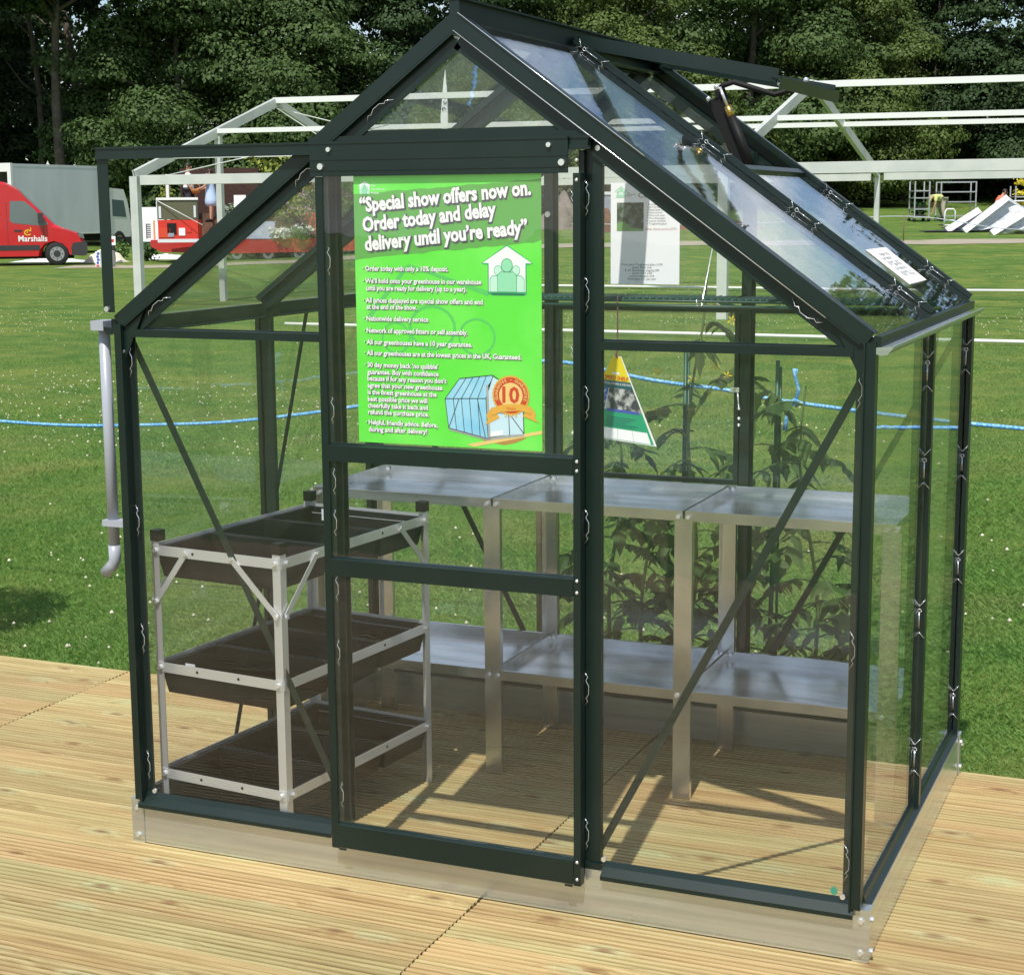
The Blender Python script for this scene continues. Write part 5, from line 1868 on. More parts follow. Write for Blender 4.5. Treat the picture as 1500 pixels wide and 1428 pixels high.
# generator standing on the trailer
KHA = mat('khaki_lid', (.10, .10, .055), .6); GRED = mat('generator_red', (.60, .035, .02), .4)
gen = thing('generator', 'red machine chest with open khaki lid on the front of the display trailer', 'generator', W(55.2, -11.46, .64), FROT)
m = MB(); m.box(0, 1.30, 0, .7, 0, .66, GRED); m.build('chest', gen)
m = MB()
m.box(.02, .40, -.02, -.001, .10, .40, PRED); m.box(.30, .60, -.02, -.001, .20, .56, BLACK); m.box(.68, .88, -.025, -.001, .16, .40, PAPER); m.box(.92, 1.08, -.02, -.001, .26, .42, GRED); m.box(.32, .52, -.026, -.0205, .12, .24, SLAB)
m.build('control_panel', gen)
m = MB(); m.box(0, 1.30, .02, .06, .68, 1.30, KHA); m.box(-.03, 1.33, -.02, .08, 1.302, 1.38, LWHITE); m.box(-.03, -.001, -.01, .07, .60, 1.30, LGREY); m.box(1.301, 1.33, -.01, .07, .60, 1.30, DKG)
m.box(.04, .12, -.005, .015, .72, 1.1, LGREY); m.box(1.18, 1.25, -.005, .015, .74, 1.12, LGREY)
m.cyl((.02, -.02, 1.28), (1.5, -.3, .50), .012, LWHITE, 6)
m.build('lid', gen)
m = MB(); m.box(-.02, 1.32, -.03, -.0255, -.06, .05, LGREY); m.build('tailboard', gen)

# show garden plants
LF_SHADES = {}


def cloud(name, n, size, leaf, mt, parent=None, seed=1, flat=.0, shell=.55):
    r_ = np.random.default_rng(seed)
    u = r_.normal(size=(n, 3)); u /= np.linalg.norm(u, axis=1)[:, None]
    lump = 1 + .25 * np.sin(u[:, 0] * 5 + seed) * np.sin(u[:, 1] * 4 + 2 * seed) + .2 * np.sin(u[:, 2] * 6 + seed)
    rad = (shell + (1 - shell) * r_.uniform(0, 1, n)) * lump
    P = u * rad[:, None] * np.array([size])
    a = r_.normal(size=(n, 3)); a /= np.linalg.norm(a, axis=1)[:, None]
    nn = u + .6 * r_.normal(size=(n, 3))
    b = np.cross(a, nn); b /= np.linalg.norm(b, axis=1)[:, None] + 1e-9
    a = np.cross(b, nn); a /= np.linalg.norm(a, axis=1)[:, None] + 1e-9
    s = leaf * r_.uniform(.6, 1.3, n)[:, None]
    V = np.stack([P - a * s, P + b * s * .6, P + a * s, P - b * s * .6], 1)
    return fast_mesh(name, V.reshape(-1, 3), np.arange(n * 4).reshape(n, 4), mt, parent)


LGRN = leaf_mat('garden_leaf', (.05, .12, .03), (.16, .26, .06), .2)
LYEL = leaf_mat('golden_leaf', (.16, .22, .05), (.34, .36, .06), .2)
LDRK = leaf_mat('dark_leaf', (.02, .055, .018), (.05, .11, .03), .2)
LPNK = leaf_mat('mauve_blossom', (.36, .16, .30), (.55, .34, .50), .1)
LRED = leaf_mat('red_blossom', (.55, .05, .04), (.62, .16, .10), .1)
LWHT = leaf_mat('white_blossom', (.6, .62, .52), (.75, .75, .68), .1)
LSIL = leaf_mat('silver_leaf', (.22, .27, .22), (.36, .40, .34), .1)


def shrub(d, l, z, size, mt, label, seed, n=500, leaf=.07, bloom=None, grp='plants on the display trailer', dense=1):
    t = thing('garden_shrub', label, 'shrub', W(d, l, z), 0, grp)
    zc = size[2]
    f = cloud('foliage', n, size, leaf, mt, t, seed); f.location = (0, 0, zc)
    m = MB()
    for k in range(4):
        m.tube([(0, 0, 0), (size[0] * .3 * math.cos(k * 1.7 + seed), size[1] * .3 * math.sin(k * 1.7 + seed), zc)], [.03, .012], STEMT, 5)
    m.build('stem', t)
    if bloom:
        b = cloud('blossom', int(n * .3), [s * 1.05 for s in size], leaf * .9, bloom, t, seed + 50, shell=.9); b.location = (0, 0, zc + .05)
    return t


shrub(57.2, -7.35, 1.19, (.85, .5, .42), LYEL, 'golden green shrub with mauve blossom behind the sloping gable bar', 3, 700, bloom=LPNK)
shrub(56.9, -6.45, .65, (.42, .35, .48), LRED, 'bright red flowering shrub beside the left door post', 5, 420)
shrub(57.5, -8.7, 1.19, (.75, .5, .45), LGRN, 'mid green shrub in the middle of the display trailer', 7, 600)
shrub(57.6, -9.5, 1.19, (.45, .4, .30), LSIL, 'silver leaved shrub beside the woman in the pale blue dress', 9, 420)
shrub(56.2, -7.6, .65, (.40, .30, .20), LWHT, 'low white flowering plant right of the grey paving slab', 11, 300)
shrub(56.1, -6.9, .65, (.40, .30, .22), LGRN, 'low green plant with a white flower cluster at the trailer edge', 13, 300, bloom=LWHT)
shrub(58.3, -11.75, 1.19, (.35, .3, .62), LYEL, 'tall yellow green climber by the white trailer post', 15, 420)
shrub(57.3, -5.6, 1.19, (.75, .5, .55), LDRK, 'dark green shrub on the trailer behind the left edge of the green poster', 17, 500)
shrub(57.0, -4.4, 1.0, (.8, .5, .5), LGRN, 'broad green shrub at the right end of the display trailer', 19, 500, bloom=LRED)
shrub(59.4, -8.2, 1.5, (1.6, .7, 1.0), LYEL, 'wide yellow green bush behind the marquee eave beam', 21, 1200, leaf=.09)
shrub(59.6, -6.2, 1.45, (1.1, .7, 1.05), LDRK, 'dark bush with red flowers at the top behind the show garden', 23, 900, leaf=.09, bloom=LRED)
shrub(58.5, -12.55, -.12, (.5, .4, .42), LDRK, 'dark green tub plant at the left end of the display trailer', 25, 420, grp=None)
shrub(60.5, -14.05, -.12, (.55, .45, .34), LGRN, 'small bright green bush between the red van and the lorry', 27, 420, grp=None)
m = MB()
tb_ = thing('garden_chair', 'small pale garden chair in the show garden on the trailer', 'chair', W(56.8, -9.05, 1.20), FROT)
m.box(-.2, .2, -.2, .2, .42, .45, LWHITE); m.build('seat', tb_)
m = MB(); m.box(-.2, .2, .18, .21, .452, .9, LWHITE); m.build('backrest', tb_)
for sx in (-1, 1):
    for sy in (-1, 1):
        m = MB(); m.cyl((sx * .18, sy * .17, 0), (sx * .15, sy * .15, .419), .015, LWHITE, 6); m.build('leg', tb_)

# soil heaps, skip and bank in the middle distance
SOILR = mat('red_soil', (.17, .085, .045), .95, bump=(3, .8, .12), noise=(1.6, (.10, .055, .03), .4, .65))


def heap(d, l, sx, sy, sz, mt, label, seed, name='soil_heap', cat='soil heap'):
    rr = random.Random(seed); V = []; F = []; nx_, ny_ = 26, 16
    for j in range(ny_ + 1):
        for i in range(nx_ + 1):
            u = 2 * i / nx_ - 1; v = 2 * j / ny_ - 1; e = max(0, 1 - u * u) ** .8 * max(0, 1 - v * v) ** .8
            V.append((u * sx, v * sy, -.05 + sz * e * (.75 + .25 * math.sin(u * 6 + seed) + .18 * math.sin(v * 9 + u * 11 + seed) + rr.uniform(-.06, .06))))
    for j in range(ny_):
        for i in range(nx_):
            F.append((j * (nx_ + 1) + i, j * (nx_ + 1) + i + 1, (j + 1) * (nx_ + 1) + i + 1, (j + 1) * (nx_ + 1) + i))
    m = MB(); m.add(V, F, mt, True); o = m.build(name); o.location = W(d, l); o.rotation_euler = (0, 0, FROT)
    return tag(o, label, cat)


heap(64, 6.6, 3.0, 1.5, .62, SOILR, 'low heap of reddish brown soil right of the white price sheet', 2)
heap(62, 3.25, .7, .8, .95, SOILR, 'small steep heap of reddish soil left of the white price sheet', 5)
RUB = mat('grey_rubble', (.20, .17, .14), .95, bump=(2.5, .9, .15), noise=(1.3, (.12, .10, .08), .4, .65))
heap(66, 2.1, 1.3, 1.2, 1.25, RUB, 'grey brown pile of rubble seen through the door glass', 8, 'rubble_pile', 'rubble')
sk = thing('site_skip', 'grey blue metal skip beyond the marquee frame left of the white price sheet', 'skip', W(69, 3.75), FROT)
m = MB(); m.poly([(-.1, 0, 1.25), (2.6, 0, 1.25), (2.3, 0, .1), (.2, 0, .1)], (0, 1.6, 0), SLAB); m.build('body', sk)
m = MB(); m.box(-.15, 2.65, -.04, -.002, 1.16, 1.28, LGREY); m.build('rim_rail', sk)

# feather flag
FLG = mat('flag_cloth', (.80, .82, .84), .7); 
ff = thing('feather_flag', 'tall white feather flag with dark scroll marks on a thin pole', 'flag', W(60, -2.28), FROT)
zb_ = gh(60, -2.28)
prof = [(-.10, 0), (-.13, .5), (-.08, 1.0), (-.02, 1.6), (.05, 2.12), (.07, 2.14), (.10, 1.6), (.12, 1.0), (.14, .5), (.12, 0)]
m = MB(); m.poly([(x, .02 * math.sin(z * 4), z + 4.25 - zb_) for x, z in prof], (0, .012, 0), FLG); m.build('cloth', ff)
m = MB(); m.tube([(.17, 0, 0), (.155, 0, 4.2 - zb_), (.15, 0, 5.2 - zb_), (.06, 0, 6.42 - zb_)], [.03, .022, .014, .006], DKG, 6); m.build('pole', ff)
m = MB()
for cx_, cz_, r_, s0 in ((-.02, 5.02, .085, 0), (.05, 5.26, .075, 2.2), (.02, 5.45, .05, 4)):
    for k in range(14):
        a0 = s0 + k * .34; a1 = a0 + .34; ra = r_ * (1 - .035 * k); ri = ra - .03
        c = Vector((cx_, -.035, cz_ - zb_))
        m.flat([c + Vector((ra * math.cos(a0), 0, ra * math.sin(a0))), c + Vector((ra * math.cos(a1), 0, ra * math.sin(a1))), c + Vector((ri * math.cos(a1), 0, ri * math.sin(a1))), c + Vector((ri * math.cos(a0), 0, ri * math.sin(a0)))], INK)
m.build('scroll_mark', ff)

# plant trolleys and stuff at the right
GALV = mat('galvanised_tube', (.50, .52, .53), .45, .6)


def trolley(name, d, l, wd, dp, ht, shelves, label, seed, bar_top=False):
    t = thing(name, label, 'trolley', W(d, l), FROT)
    for x in (0, wd):
        for y in (0, dp):
            m = MB(); m.box(x - .025, x + .025, y - .02, y + .02, .14, ht, GALV); m.build('upright', t)
            m = MB(); m.tube([(x, y - .02, .075), (x, y + .02, .075)], .07, TYRE, 10); m.build('caster', t)
    for z in shelves:
        m = MB(); m.box(-.03, wd + .03, -.03, dp + .03, z, z + .045, GALV); m.build('shelf', t)
    if bar_top:
        for y in (0, dp):
            m = MB(); m.box(.026, wd - .026, y - .02, y + .02, ht - .045, ht, GALV); m.build('top_rail', t)
    return t


t1 = trolley('plant_trolley', 68, 16.2, .58, .9, 1.60, (.16, .48, .92, 1.20), 'tall narrow galvanised plant trolley with dark plants on its lower shelves', 1)
trolley('plant_trolley', 69.2, 17.55, 1.42, .8, 1.56, (.16, .72, 1.12), 'wide galvanised trolley with a top rail beside the bending person', 2, True)
t3 = trolley('plant_trolley', 66.3, 19.72, 1.3, .7, 1.42, (.16, .62, .98), 'trolley of yellow flowers at the right edge of the field', 3)
for (d, l, z, mt, lb, n_) in ((68.3, 16.48, .50, LDRK, 'dark potted plants on the middle shelf of the narrow trolley', 260), (68.3, 16.48, .20, LDRK, 'dark potted plants on the bottom shelf of the narrow trolley', 260)):
    t = thing('potted_plant', lb, 'plant', W(d, l) + Vector((0, 0, z + .01)), FROT, 'plants on the narrow trolley')
    f = cloud('foliage', n_, (.26, .36, .16), .05, mt, t, int(z * 100)); f.location = (0, 0, .17)
    m = MB(); m.box(-.2, .2, -.3, .3, 0, .07, DKG); m.build('pot', t)
LYF = leaf_mat('yellow_blossom', (.62, .50, .03), (.75, .66, .08), .1)
for z, lb in ((1.42, 'topmost'), (.98, 'middle'), (.62, 'lowest')):
    f = cloud('flower_tray', 420, (.70, .36, .14), .05, LYF, None, int(z * 100)); f.location = W(66.6, 20.35) + Vector((0, 0, z + .15)); tag(f, '%s tray of yellow flowers on the right edge trolley' % lb, 'flowers', 'yellow flower trays')

stp = thing('push_cart', 'small white tubular push cart standing on the grass left of the collapsed tents', 'cart', W(62, 15.86), FROT)
m = MB()
m.tube([(0, 0, .04), (.04, 0, .62), (.10, 0, .70), (.34, 0, .70), (.40, 0, .62), (.40, 0, .04)], .028, WHITE, 8); m.build('handle_frame', stp)
m = MB(); m.cyl((.02, 0, .30), (.40, 0, .30), .022, WHITE, 8); m.cyl((.02, 0, .12), (.40, 0, .12), .022, WHITE, 8); m.build('cross_bar', stp)
m = MB(); m.box(.0, .42, .03, .75, .10, .14, DKG); m.build('deck_plate', stp)

# collapsed white tents
FILM = mat('tent_film', (.66, .68, .72), .3, noise=(2.2, (.42, .44, .50), .42, .62), bump=(4, .9, .12))


def tent(d, l, dx, dz, wd, label, seed):
    t = thing('collapsed_tent', label, 'tent', W(d, l), FROT, 'collapsed white tents')
    rr = random.Random(seed)
    a = Vector((0, 0, .05)); b = Vector((dx, .5, dz))
    m = MB(); m.bar(a, b, .22, .10, SHEETW, (0, -1, .4)); m.build('roof_beam', t)
    m = MB()
    m.bar(b + Vector((.02, .1, -.05)), b + Vector((wd, 1.0, -dz * .72)), .10, .10, SHEETW, (0, -1, .4)); m.build('roof_beam', t)
    nx_, ny_ = 18, 14; V = []; F = []
    for j in range(ny_ + 1):
        for i in range(nx_ + 1):
            u = i / nx_; v = j / ny_
            top = a.lerp(b, u) if u <= 1 else b
            top = a.lerp(b, u); 
            bot_ = (a + Vector((.25, .25, .0))).lerp(Vector((dx + wd * .95, .75, .06)), u)
            p = top.lerp(bot_, v)
            p += Vector((0, .16, -.03)) * (1 - v)
            p += Vector((.02 * math.sin(9 * v + seed), .10 * math.sin(v * 8 + u * 5 + seed), .09 * abs(math.sin(v * 7 + u * 6 + seed)) + rr.uniform(-.015, .015)))
            V.append(tuple(p))
    for j in range(ny_):
        for i in range(nx_):
            F.append((j * (nx_ + 1) + i, j * (nx_ + 1) + i + 1, (j + 1) * (nx_ + 1) + i + 1, (j + 1) * (nx_ + 1) + i))
    m = MB(); m.add(V, F, FILM); m.build('film_sheet', t)
    m = MB(); V = []
    for k in range(13):
        u = k / 12; V += [(dx * .1 + wd * .95 * u, .95 + .1 * math.sin(k), .02), (dx * .1 + wd * .95 * u, .80, .10 + .08 * abs(math.sin(k * 1.9 + seed)))]
    m.add(V, [(2 * k, 2 * k + 2, 2 * k + 3, 2 * k + 1) for k in range(12)], SHEETW); m.build('valance', t)
    return t


tent(59.2, 15.25, 1.25, .75, .7, 'lowest and leftmost white tent lying folded flat on the grass', 1)
tent(58.8, 15.75, 1.62, 1.20, 1.5, 'collapsed tent with the highest white beam and draped clear film', 2)
tent(57.0, 16.20, 1.75, 1.05, 1.6, 'collapsed white tent cut by the right edge of the view', 3)
MATT = mat('ground_mat', (.03, .03, .032), .9)
gm = crumple('ground_sheet', W(60.0, 16.8), 4.6, 2.0, .05, MATT, 'dark ground sheet under the collapsed white tents', 'ground sheet', 3)
# field rope and its picket
FR_ = mat('grey_rope', (.42, .47, .50), .7)
pk = W(53.4, 12.4)
m = MB(); m.cyl(pk, pk + Vector((0, 0, .80)), .018, mat('rusty_picket', (.16, .10, .06), .8), 6)
tag(m.build('rope_picket'), 'thin picket holding the field rope left of the collapsed tents', 'picket')
a_ = pk + Vector((0, 0, .78))
e1 = W(56, 2.0) ; e1.z += .55
e2 = W(49.0, 17.5); e2.z += .45
rope('field_rope', [e1, e1.lerp(a_, .5) - Vector((0, 0, .12)), a_, a_.lerp(e2, .5) - Vector((0, 0, .14)), e2], .016, FR_, 'pale rope sagging from a picket across the far lawn', 'rope', n=6)
WR = mat('white_line', (.7, .7, .68), .7)
p1 = W(66, 18.9); p2 = W(66, 21.5)
m = MB(); m.cyl(p1 + Vector((0, 0, .85)), p2 + Vector((0, 0, .86)), .03, WHITE, 6); m.cyl(p1, p1 + Vector((0, 0, .85)), .03, WHITE, 6); m.cyl(p2, p2 + Vector((0, 0, .86)), .03, WHITE, 6)
tag(m.build('white_barrier'), 'thin white rail barrier behind the collapsed tents', 'barrier')

# ================================================================== PEOPLE
SKIN = mat('skin', (.50, .28, .19), .55)
HAIR = mat('dark_hair', (.025, .016, .012), .6)


def skin_mesh(name, nodes, edges, mt, parent, root=0, sub=1):
    me = bpy.data.meshes.new(name)
    me.from_pydata([n_[:3] for n_ in nodes], edges, [])
    o = bpy.data.objects.new(name, me); COL.objects.link(o)
    md = o.modifiers.new('skin', 'SKIN'); md.use_smooth_shade = True
    for i, n_ in enumerate(nodes):
        sv = me.skin_vertices[0].data[i]; sv.radius = (n_[3], n_[4] if len(n_) > 4 else n_[3]); sv.use_root = (i == root)
    s = o.modifiers.new('sub', 'SUBSURF'); s.levels = sub; s.render_levels = sub
    bpy.context.view_layer.update()
    dg = bpy.context.evaluated_depsgraph_get()
    nm = bpy.data.meshes.new_from_object(o.evaluated_get(dg))
    o.modifiers.clear(); o.data = nm; nm.name = name
    bpy.data.meshes.remove(me)
    nm.materials.clear(); nm.materials.append(mt)
    nm.polygons.foreach_set('use_smooth', [True] * len(nm.polygons))
    o.parent = parent
    return o


def person(loc, rz, label, J, top, legs, hair, dress=False, cap=None, untucked=False):
    """J: joints pelvis chest neck head, elbow/wrist/hand l+r, hip/knee/ankle/toe l+r"""
    t = thing('person', label, 'person', loc, rz)
    V = {k: Vector(v) for k, v in J.items()}
    names = []; nodes = []; edges = []

    def nd(k, p, r):
        names.append(k); nodes.append((p.x, p.y, p.z, r)); return len(nodes) - 1
    pel = nd('pel', V['pelvis'], .100); wst = nd('wst', V['pelvis'].lerp(V['chest'], .5), .098); ch = nd('ch', V['chest'], .118)
    nk = nd('nk', V['neck'], .055); hd_ = V['head']; up_ = (hd_ - V['neck']).normalized()
    h1 = nd('h1', hd_ - up_ * .03, .078); h2 = nd('h2', hd_ + up_ * .06, .088); h3 = nd('h3', hd_ + up_ * .125, .055)
    edges += [(pel, wst), (wst, ch), (ch, nk), (nk, h1), (h1, h2), (h2, h3)]
    for s in 'lr':
        sh_ = nd('sh' + s, V['sh' + s], .062); el = nd('el' + s, V['el' + s], .045); wr = nd('wr' + s, V['wr' + s], .031)
        dv = (V['wr' + s] - V['el' + s]).normalized(); pm_ = nd('pm' + s, V['wr' + s] + dv * .06, .036)
        edges += [(ch, sh_), (sh_, el), (el, wr), (wr, pm_)]
        sd = dv.cross(Vector((0, 0, 1)) if abs(dv.z) < .8 else Vector((1, 0, 0))).normalized(); dn = dv.cross(sd)
        for q, (off_, ln_) in enumerate(((-.032, .065), (-.011, .080), (.011, .085), (.032, .072))):
            b0 = V['wr' + s] + dv * .10 + sd * off_
            f0 = nd('f', b0, .0105); f1 = nd('f', b0 + dv * ln_ * .6 + dn * .012, .009); f2 = nd('f', b0 + dv * ln_ + dn * .035, .0075)
            edges += [(pm_, f0), (f0, f1), (f1, f2)]
        b0 = V['wr' + s] + dv * .045 + sd * .045
        f0 = nd('f', b0, .011); f1 = nd('f', b0 + dv * .04 + sd * .018, .009); edges += [(pm_, f0), (f0, f1)]
        hp = nd('hp' + s, V['hp' + s], .088); kn_ = nd('kn' + s, V['kn' + s], .066); an = nd('an' + s, V['an' + s], .042); te = nd('te' + s, V['te' + s], .036)
        edges += [(pel, hp), (hp, kn_), (kn_, an), (an, te)]
    skin_mesh('body', nodes, edges, SKIN, t, 0)
    gx = lambda k: nodes[names.index(k)]
    # shirt or dress
    tn_ = [(*gx('pel')[:3], .192), (*gx('wst')[:3], .172), (*gx('ch')[:3], .190), (*(V['ch' 'est'].lerp(V['neck'], .7)), .075)]
    te_ = [(0, 1), (1, 2), (2, 3)]
    for s in 'lr':
        b_ = len(tn_)
        tn_ += [(*V['sh' + s], .092), (*V['sh' + s].lerp(V['el' + s], .75), .070)]
        te_ += [(2, b_), (b_, b_ + 1)]
    if dress:
        b_ = len(tn_); kc = (V['knl'] + V['knr']) / 2
        tn_ += [(*V['pelvis'].lerp(kc, .45), .235), (*V['pelvis'].lerp(kc, 1.05), .27)]
        te_ += [(0, b_), (b_, b_ + 1)]
    if untucked:
        b_ = len(tn_); tn_ += [(V['pelvis'].x, V['pelvis'].y, V['pelvis'].z - .14, .215)]; te_ += [(0, b_)]
    skin_mesh('dress' if dress else 'shirt', tn_, te_, top, t, 2)
    if legs is not None:
        ln_ = [(*gx('pel')[:3], .165)]; le_ = []
        for s in 'lr':
            b_ = len(ln_); ln_ += [(*V['hp' + s], .128), (*V['kn' + s], .092), (*V['kn' + s].lerp(V['an' + s], .9), .070)]
            le_ += [(0, b_), (b_, b_ + 1), (b_ + 1, b_ + 2)]
        skin_mesh('trousers', ln_, le_, legs, t, 0)
    sh2 = MB()
    for s in 'lr':
        a_, b_ = V['an' + s], V['te' + s]
        sh2.tube([a_ + Vector((0, 0, .01)), a_.lerp(b_, .5), b_ + (b_ - a_).normalized() * .04], [.055, .052, .038], BLACK, 10)
    sh2.build('shoes', t)
    hm = MB()
    fwd = V['face'].normalized(); bk = -fwd
    hm.ball(hd_ + up_ * .065 + bk * .022, .100, hair if cap is None else cap, 14, 10, (1, 1, 1.02))
    if cap is not None:
        hm.tube([hd_ + up_ * .09 + fwd * .05, hd_ + up_ * .085 + fwd * .17], [.075, .06], cap, 10)
    hm.build('hair' if cap is None else 'cap', t)
    fc = MB(); sdv = up_.cross(fwd).normalized()
    fc.tube([hd_ + up_ * .05 + fwd * .082, hd_ + up_ * .018 + fwd * .112, hd_ + up_ * .008 + fwd * .09], [.009, .014, .012], SKIN, 8)
    for q in (-1, 1):
        fc.ball(hd_ + up_ * .048 + fwd * .080 + sdv * .032 * q, .011, HAIR, 8, 6)
        fc.ball(hd_ + up_ * .03 + sdv * .086 * q, .024, SKIN, 8, 6, (1, .5, 1.3))
    fc.tube([hd_ - up_ * .022 + fwd * .088 + sdv * .025, hd_ - up_ * .024 + fwd * .094, hd_ - up_ * .022 + fwd * .088 - sdv * .025], .006, mat('lips', (.36, .12, .10), .5), 6)
    fc.build('face', t)
    return t


STAND = dict(pelvis=(0, 0, .95), chest=(0, .01, 1.30), neck=(0, .0, 1.50), head=(.01, 0, 1.60), face=(1, -.25, 0),
             shl=(0, -.19, 1.40), ell=(.02, -.24, 1.12), wrl=(.16, -.20, .92), shr=(0, .19, 1.40), elr=(.02, .24, 1.12), wrr=(.14, .18, .92),
             hpl=(0, -.10, .90), knl=(.02, -.11, .50), anl=(0, -.12, .08), tel=(.14, -.13, .04), hpr=(0, .10, .90), knr=(.02, .11, .50), anr=(0, .12, .08), ter=(.14, .13, .04))
WSH = mat('white_shirt', (.78, .80, .82), .8); BLD = mat('pale_blue_cloth', (.45, .58, .80), .8); DTR = mat('dark_trousers', (.04, .045, .06), .8)
HIV = mat('lime_vest', (.62, .66, .26), .8); KHK = mat('khaki_cloth', (.40, .37, .29), .8); ORG = mat('orange_vest', (.75, .20, .10), .8)
man = person(W(57.6, -10.87, 1.22), FROT, 'man in a white shirt standing on the display trailer behind the red chest', STAND, WSH, DTR, HAIR, untucked=True)
man.scale = (1.12, 1.12, 1.12)
WOM = dict(STAND); WOM.update(face=(-1, -.3, -.2), ell=(-.18, -.22, 1.16), wrl=(-.40, -.14, 1.10), elr=(-.16, .22, 1.14), wrr=(-.38, .10, 1.08), shl=(0, -.165, 1.40), shr=(0, .165, 1.40), tel=(-.14, -.13, .04), ter=(-.14, .13, .04), head=(-.02, 0, 1.60))
person(W(57.3, -10.08, 1.21), FROT, 'dark haired woman in a pale blue dress on the display trailer', WOM, BLD, None, HAIR, dress=True)
bsk = thing('basket', 'orange basket held by the woman in the pale blue dress', 'basket', W(57.25, -10.56, 2.16), FROT)
m = MB(); m.tube([(0, 0, 0), (0, 0, .10), (0, 0, .16)], [.12, .16, .17], mat('basket_weave', (.55, .24, .06), .8, noise=(40, (.35, .14, .03), .4, .6)), 14); m.build('bowl', bsk)
m = MB(); m.tube([(-.16, 0, .15), (-.12, 0, .28), (0, 0, .34), (.12, 0, .28), (.16, 0, .15)], .014, mat('basket_handle', (.45, .20, .06), .8), 6); m.build('handle', bsk)
BEND = dict(pelvis=(.10, 0, .88), chest=(-.22, 0, 1.00), neck=(-.42, 0, .93), head=(-.50, 0, .86), face=(-.5, 0, -1),
            shl=(-.32, -.18, .98), ell=(-.36, -.20, .68), wrl=(-.42, -.14, .44), shr=(-.32, .18, .98), elr=(-.36, .20, .68), wrr=(-.42, .14, .44),
            hpl=(.10, -.10, .84), knl=(.05, -.13, .48), anl=(.12, -.16, .08), tel=(-.02, -.17, .04), hpr=(.10, .10, .84), knr=(.10, .13, .48), anr=(.28, .16, .08), ter=(.14, .17, .04))
person(W(68.4, 17.32), FROT + DE(20), 'person in a lime top and khaki trousers bending over beside the galvanised trolleys', BEND, HIV, KHK, HAIR, cap=HIV)
KNEEL = dict(STAND); KNEEL.update(pelvis=(0, 0, .55), chest=(.12, 0, .88), neck=(.22, 0, 1.06), head=(.28, 0, 1.15), face=(1, -.1, -.3), shl=(.15, -.19, .98), ell=(.36, -.22, .80), wrl=(.60, -.12, .78), shr=(.15, .19, .98), elr=(.38, .22, .82), wrr=(.60, .12, .80),
                                 hpl=(0, -.10, .50), knl=(.40, -.13, .42), anl=(.30, -.14, .06), tel=(.44, -.14, .04), hpr=(0, .10, .50), knr=(.22, .13, .08), anr=(-.20, .13, .07), ter=(-.32, .13, .03))
person(W(66.8, 19.15), FROT, 'person in an orange vest crouching behind the collapsed tents', KNEEL, ORG, DTR, HAIR)

# ================================================================== TREES
BARK = mat('tree_bark', (.10, .085, .065), .9, bump=(5, .8, .06), noise=(2, (.16, .15, .11), .45, .7))
TL1 = leaf_mat('sycamore_leaf', (.043, .084, .022), (.098, .155, .046), .22, .6)
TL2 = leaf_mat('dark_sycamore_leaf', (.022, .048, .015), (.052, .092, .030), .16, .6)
TL3 = leaf_mat('bright_sycamore_leaf', (.066, .106, .022), (.125, .172, .044), .22, .6)


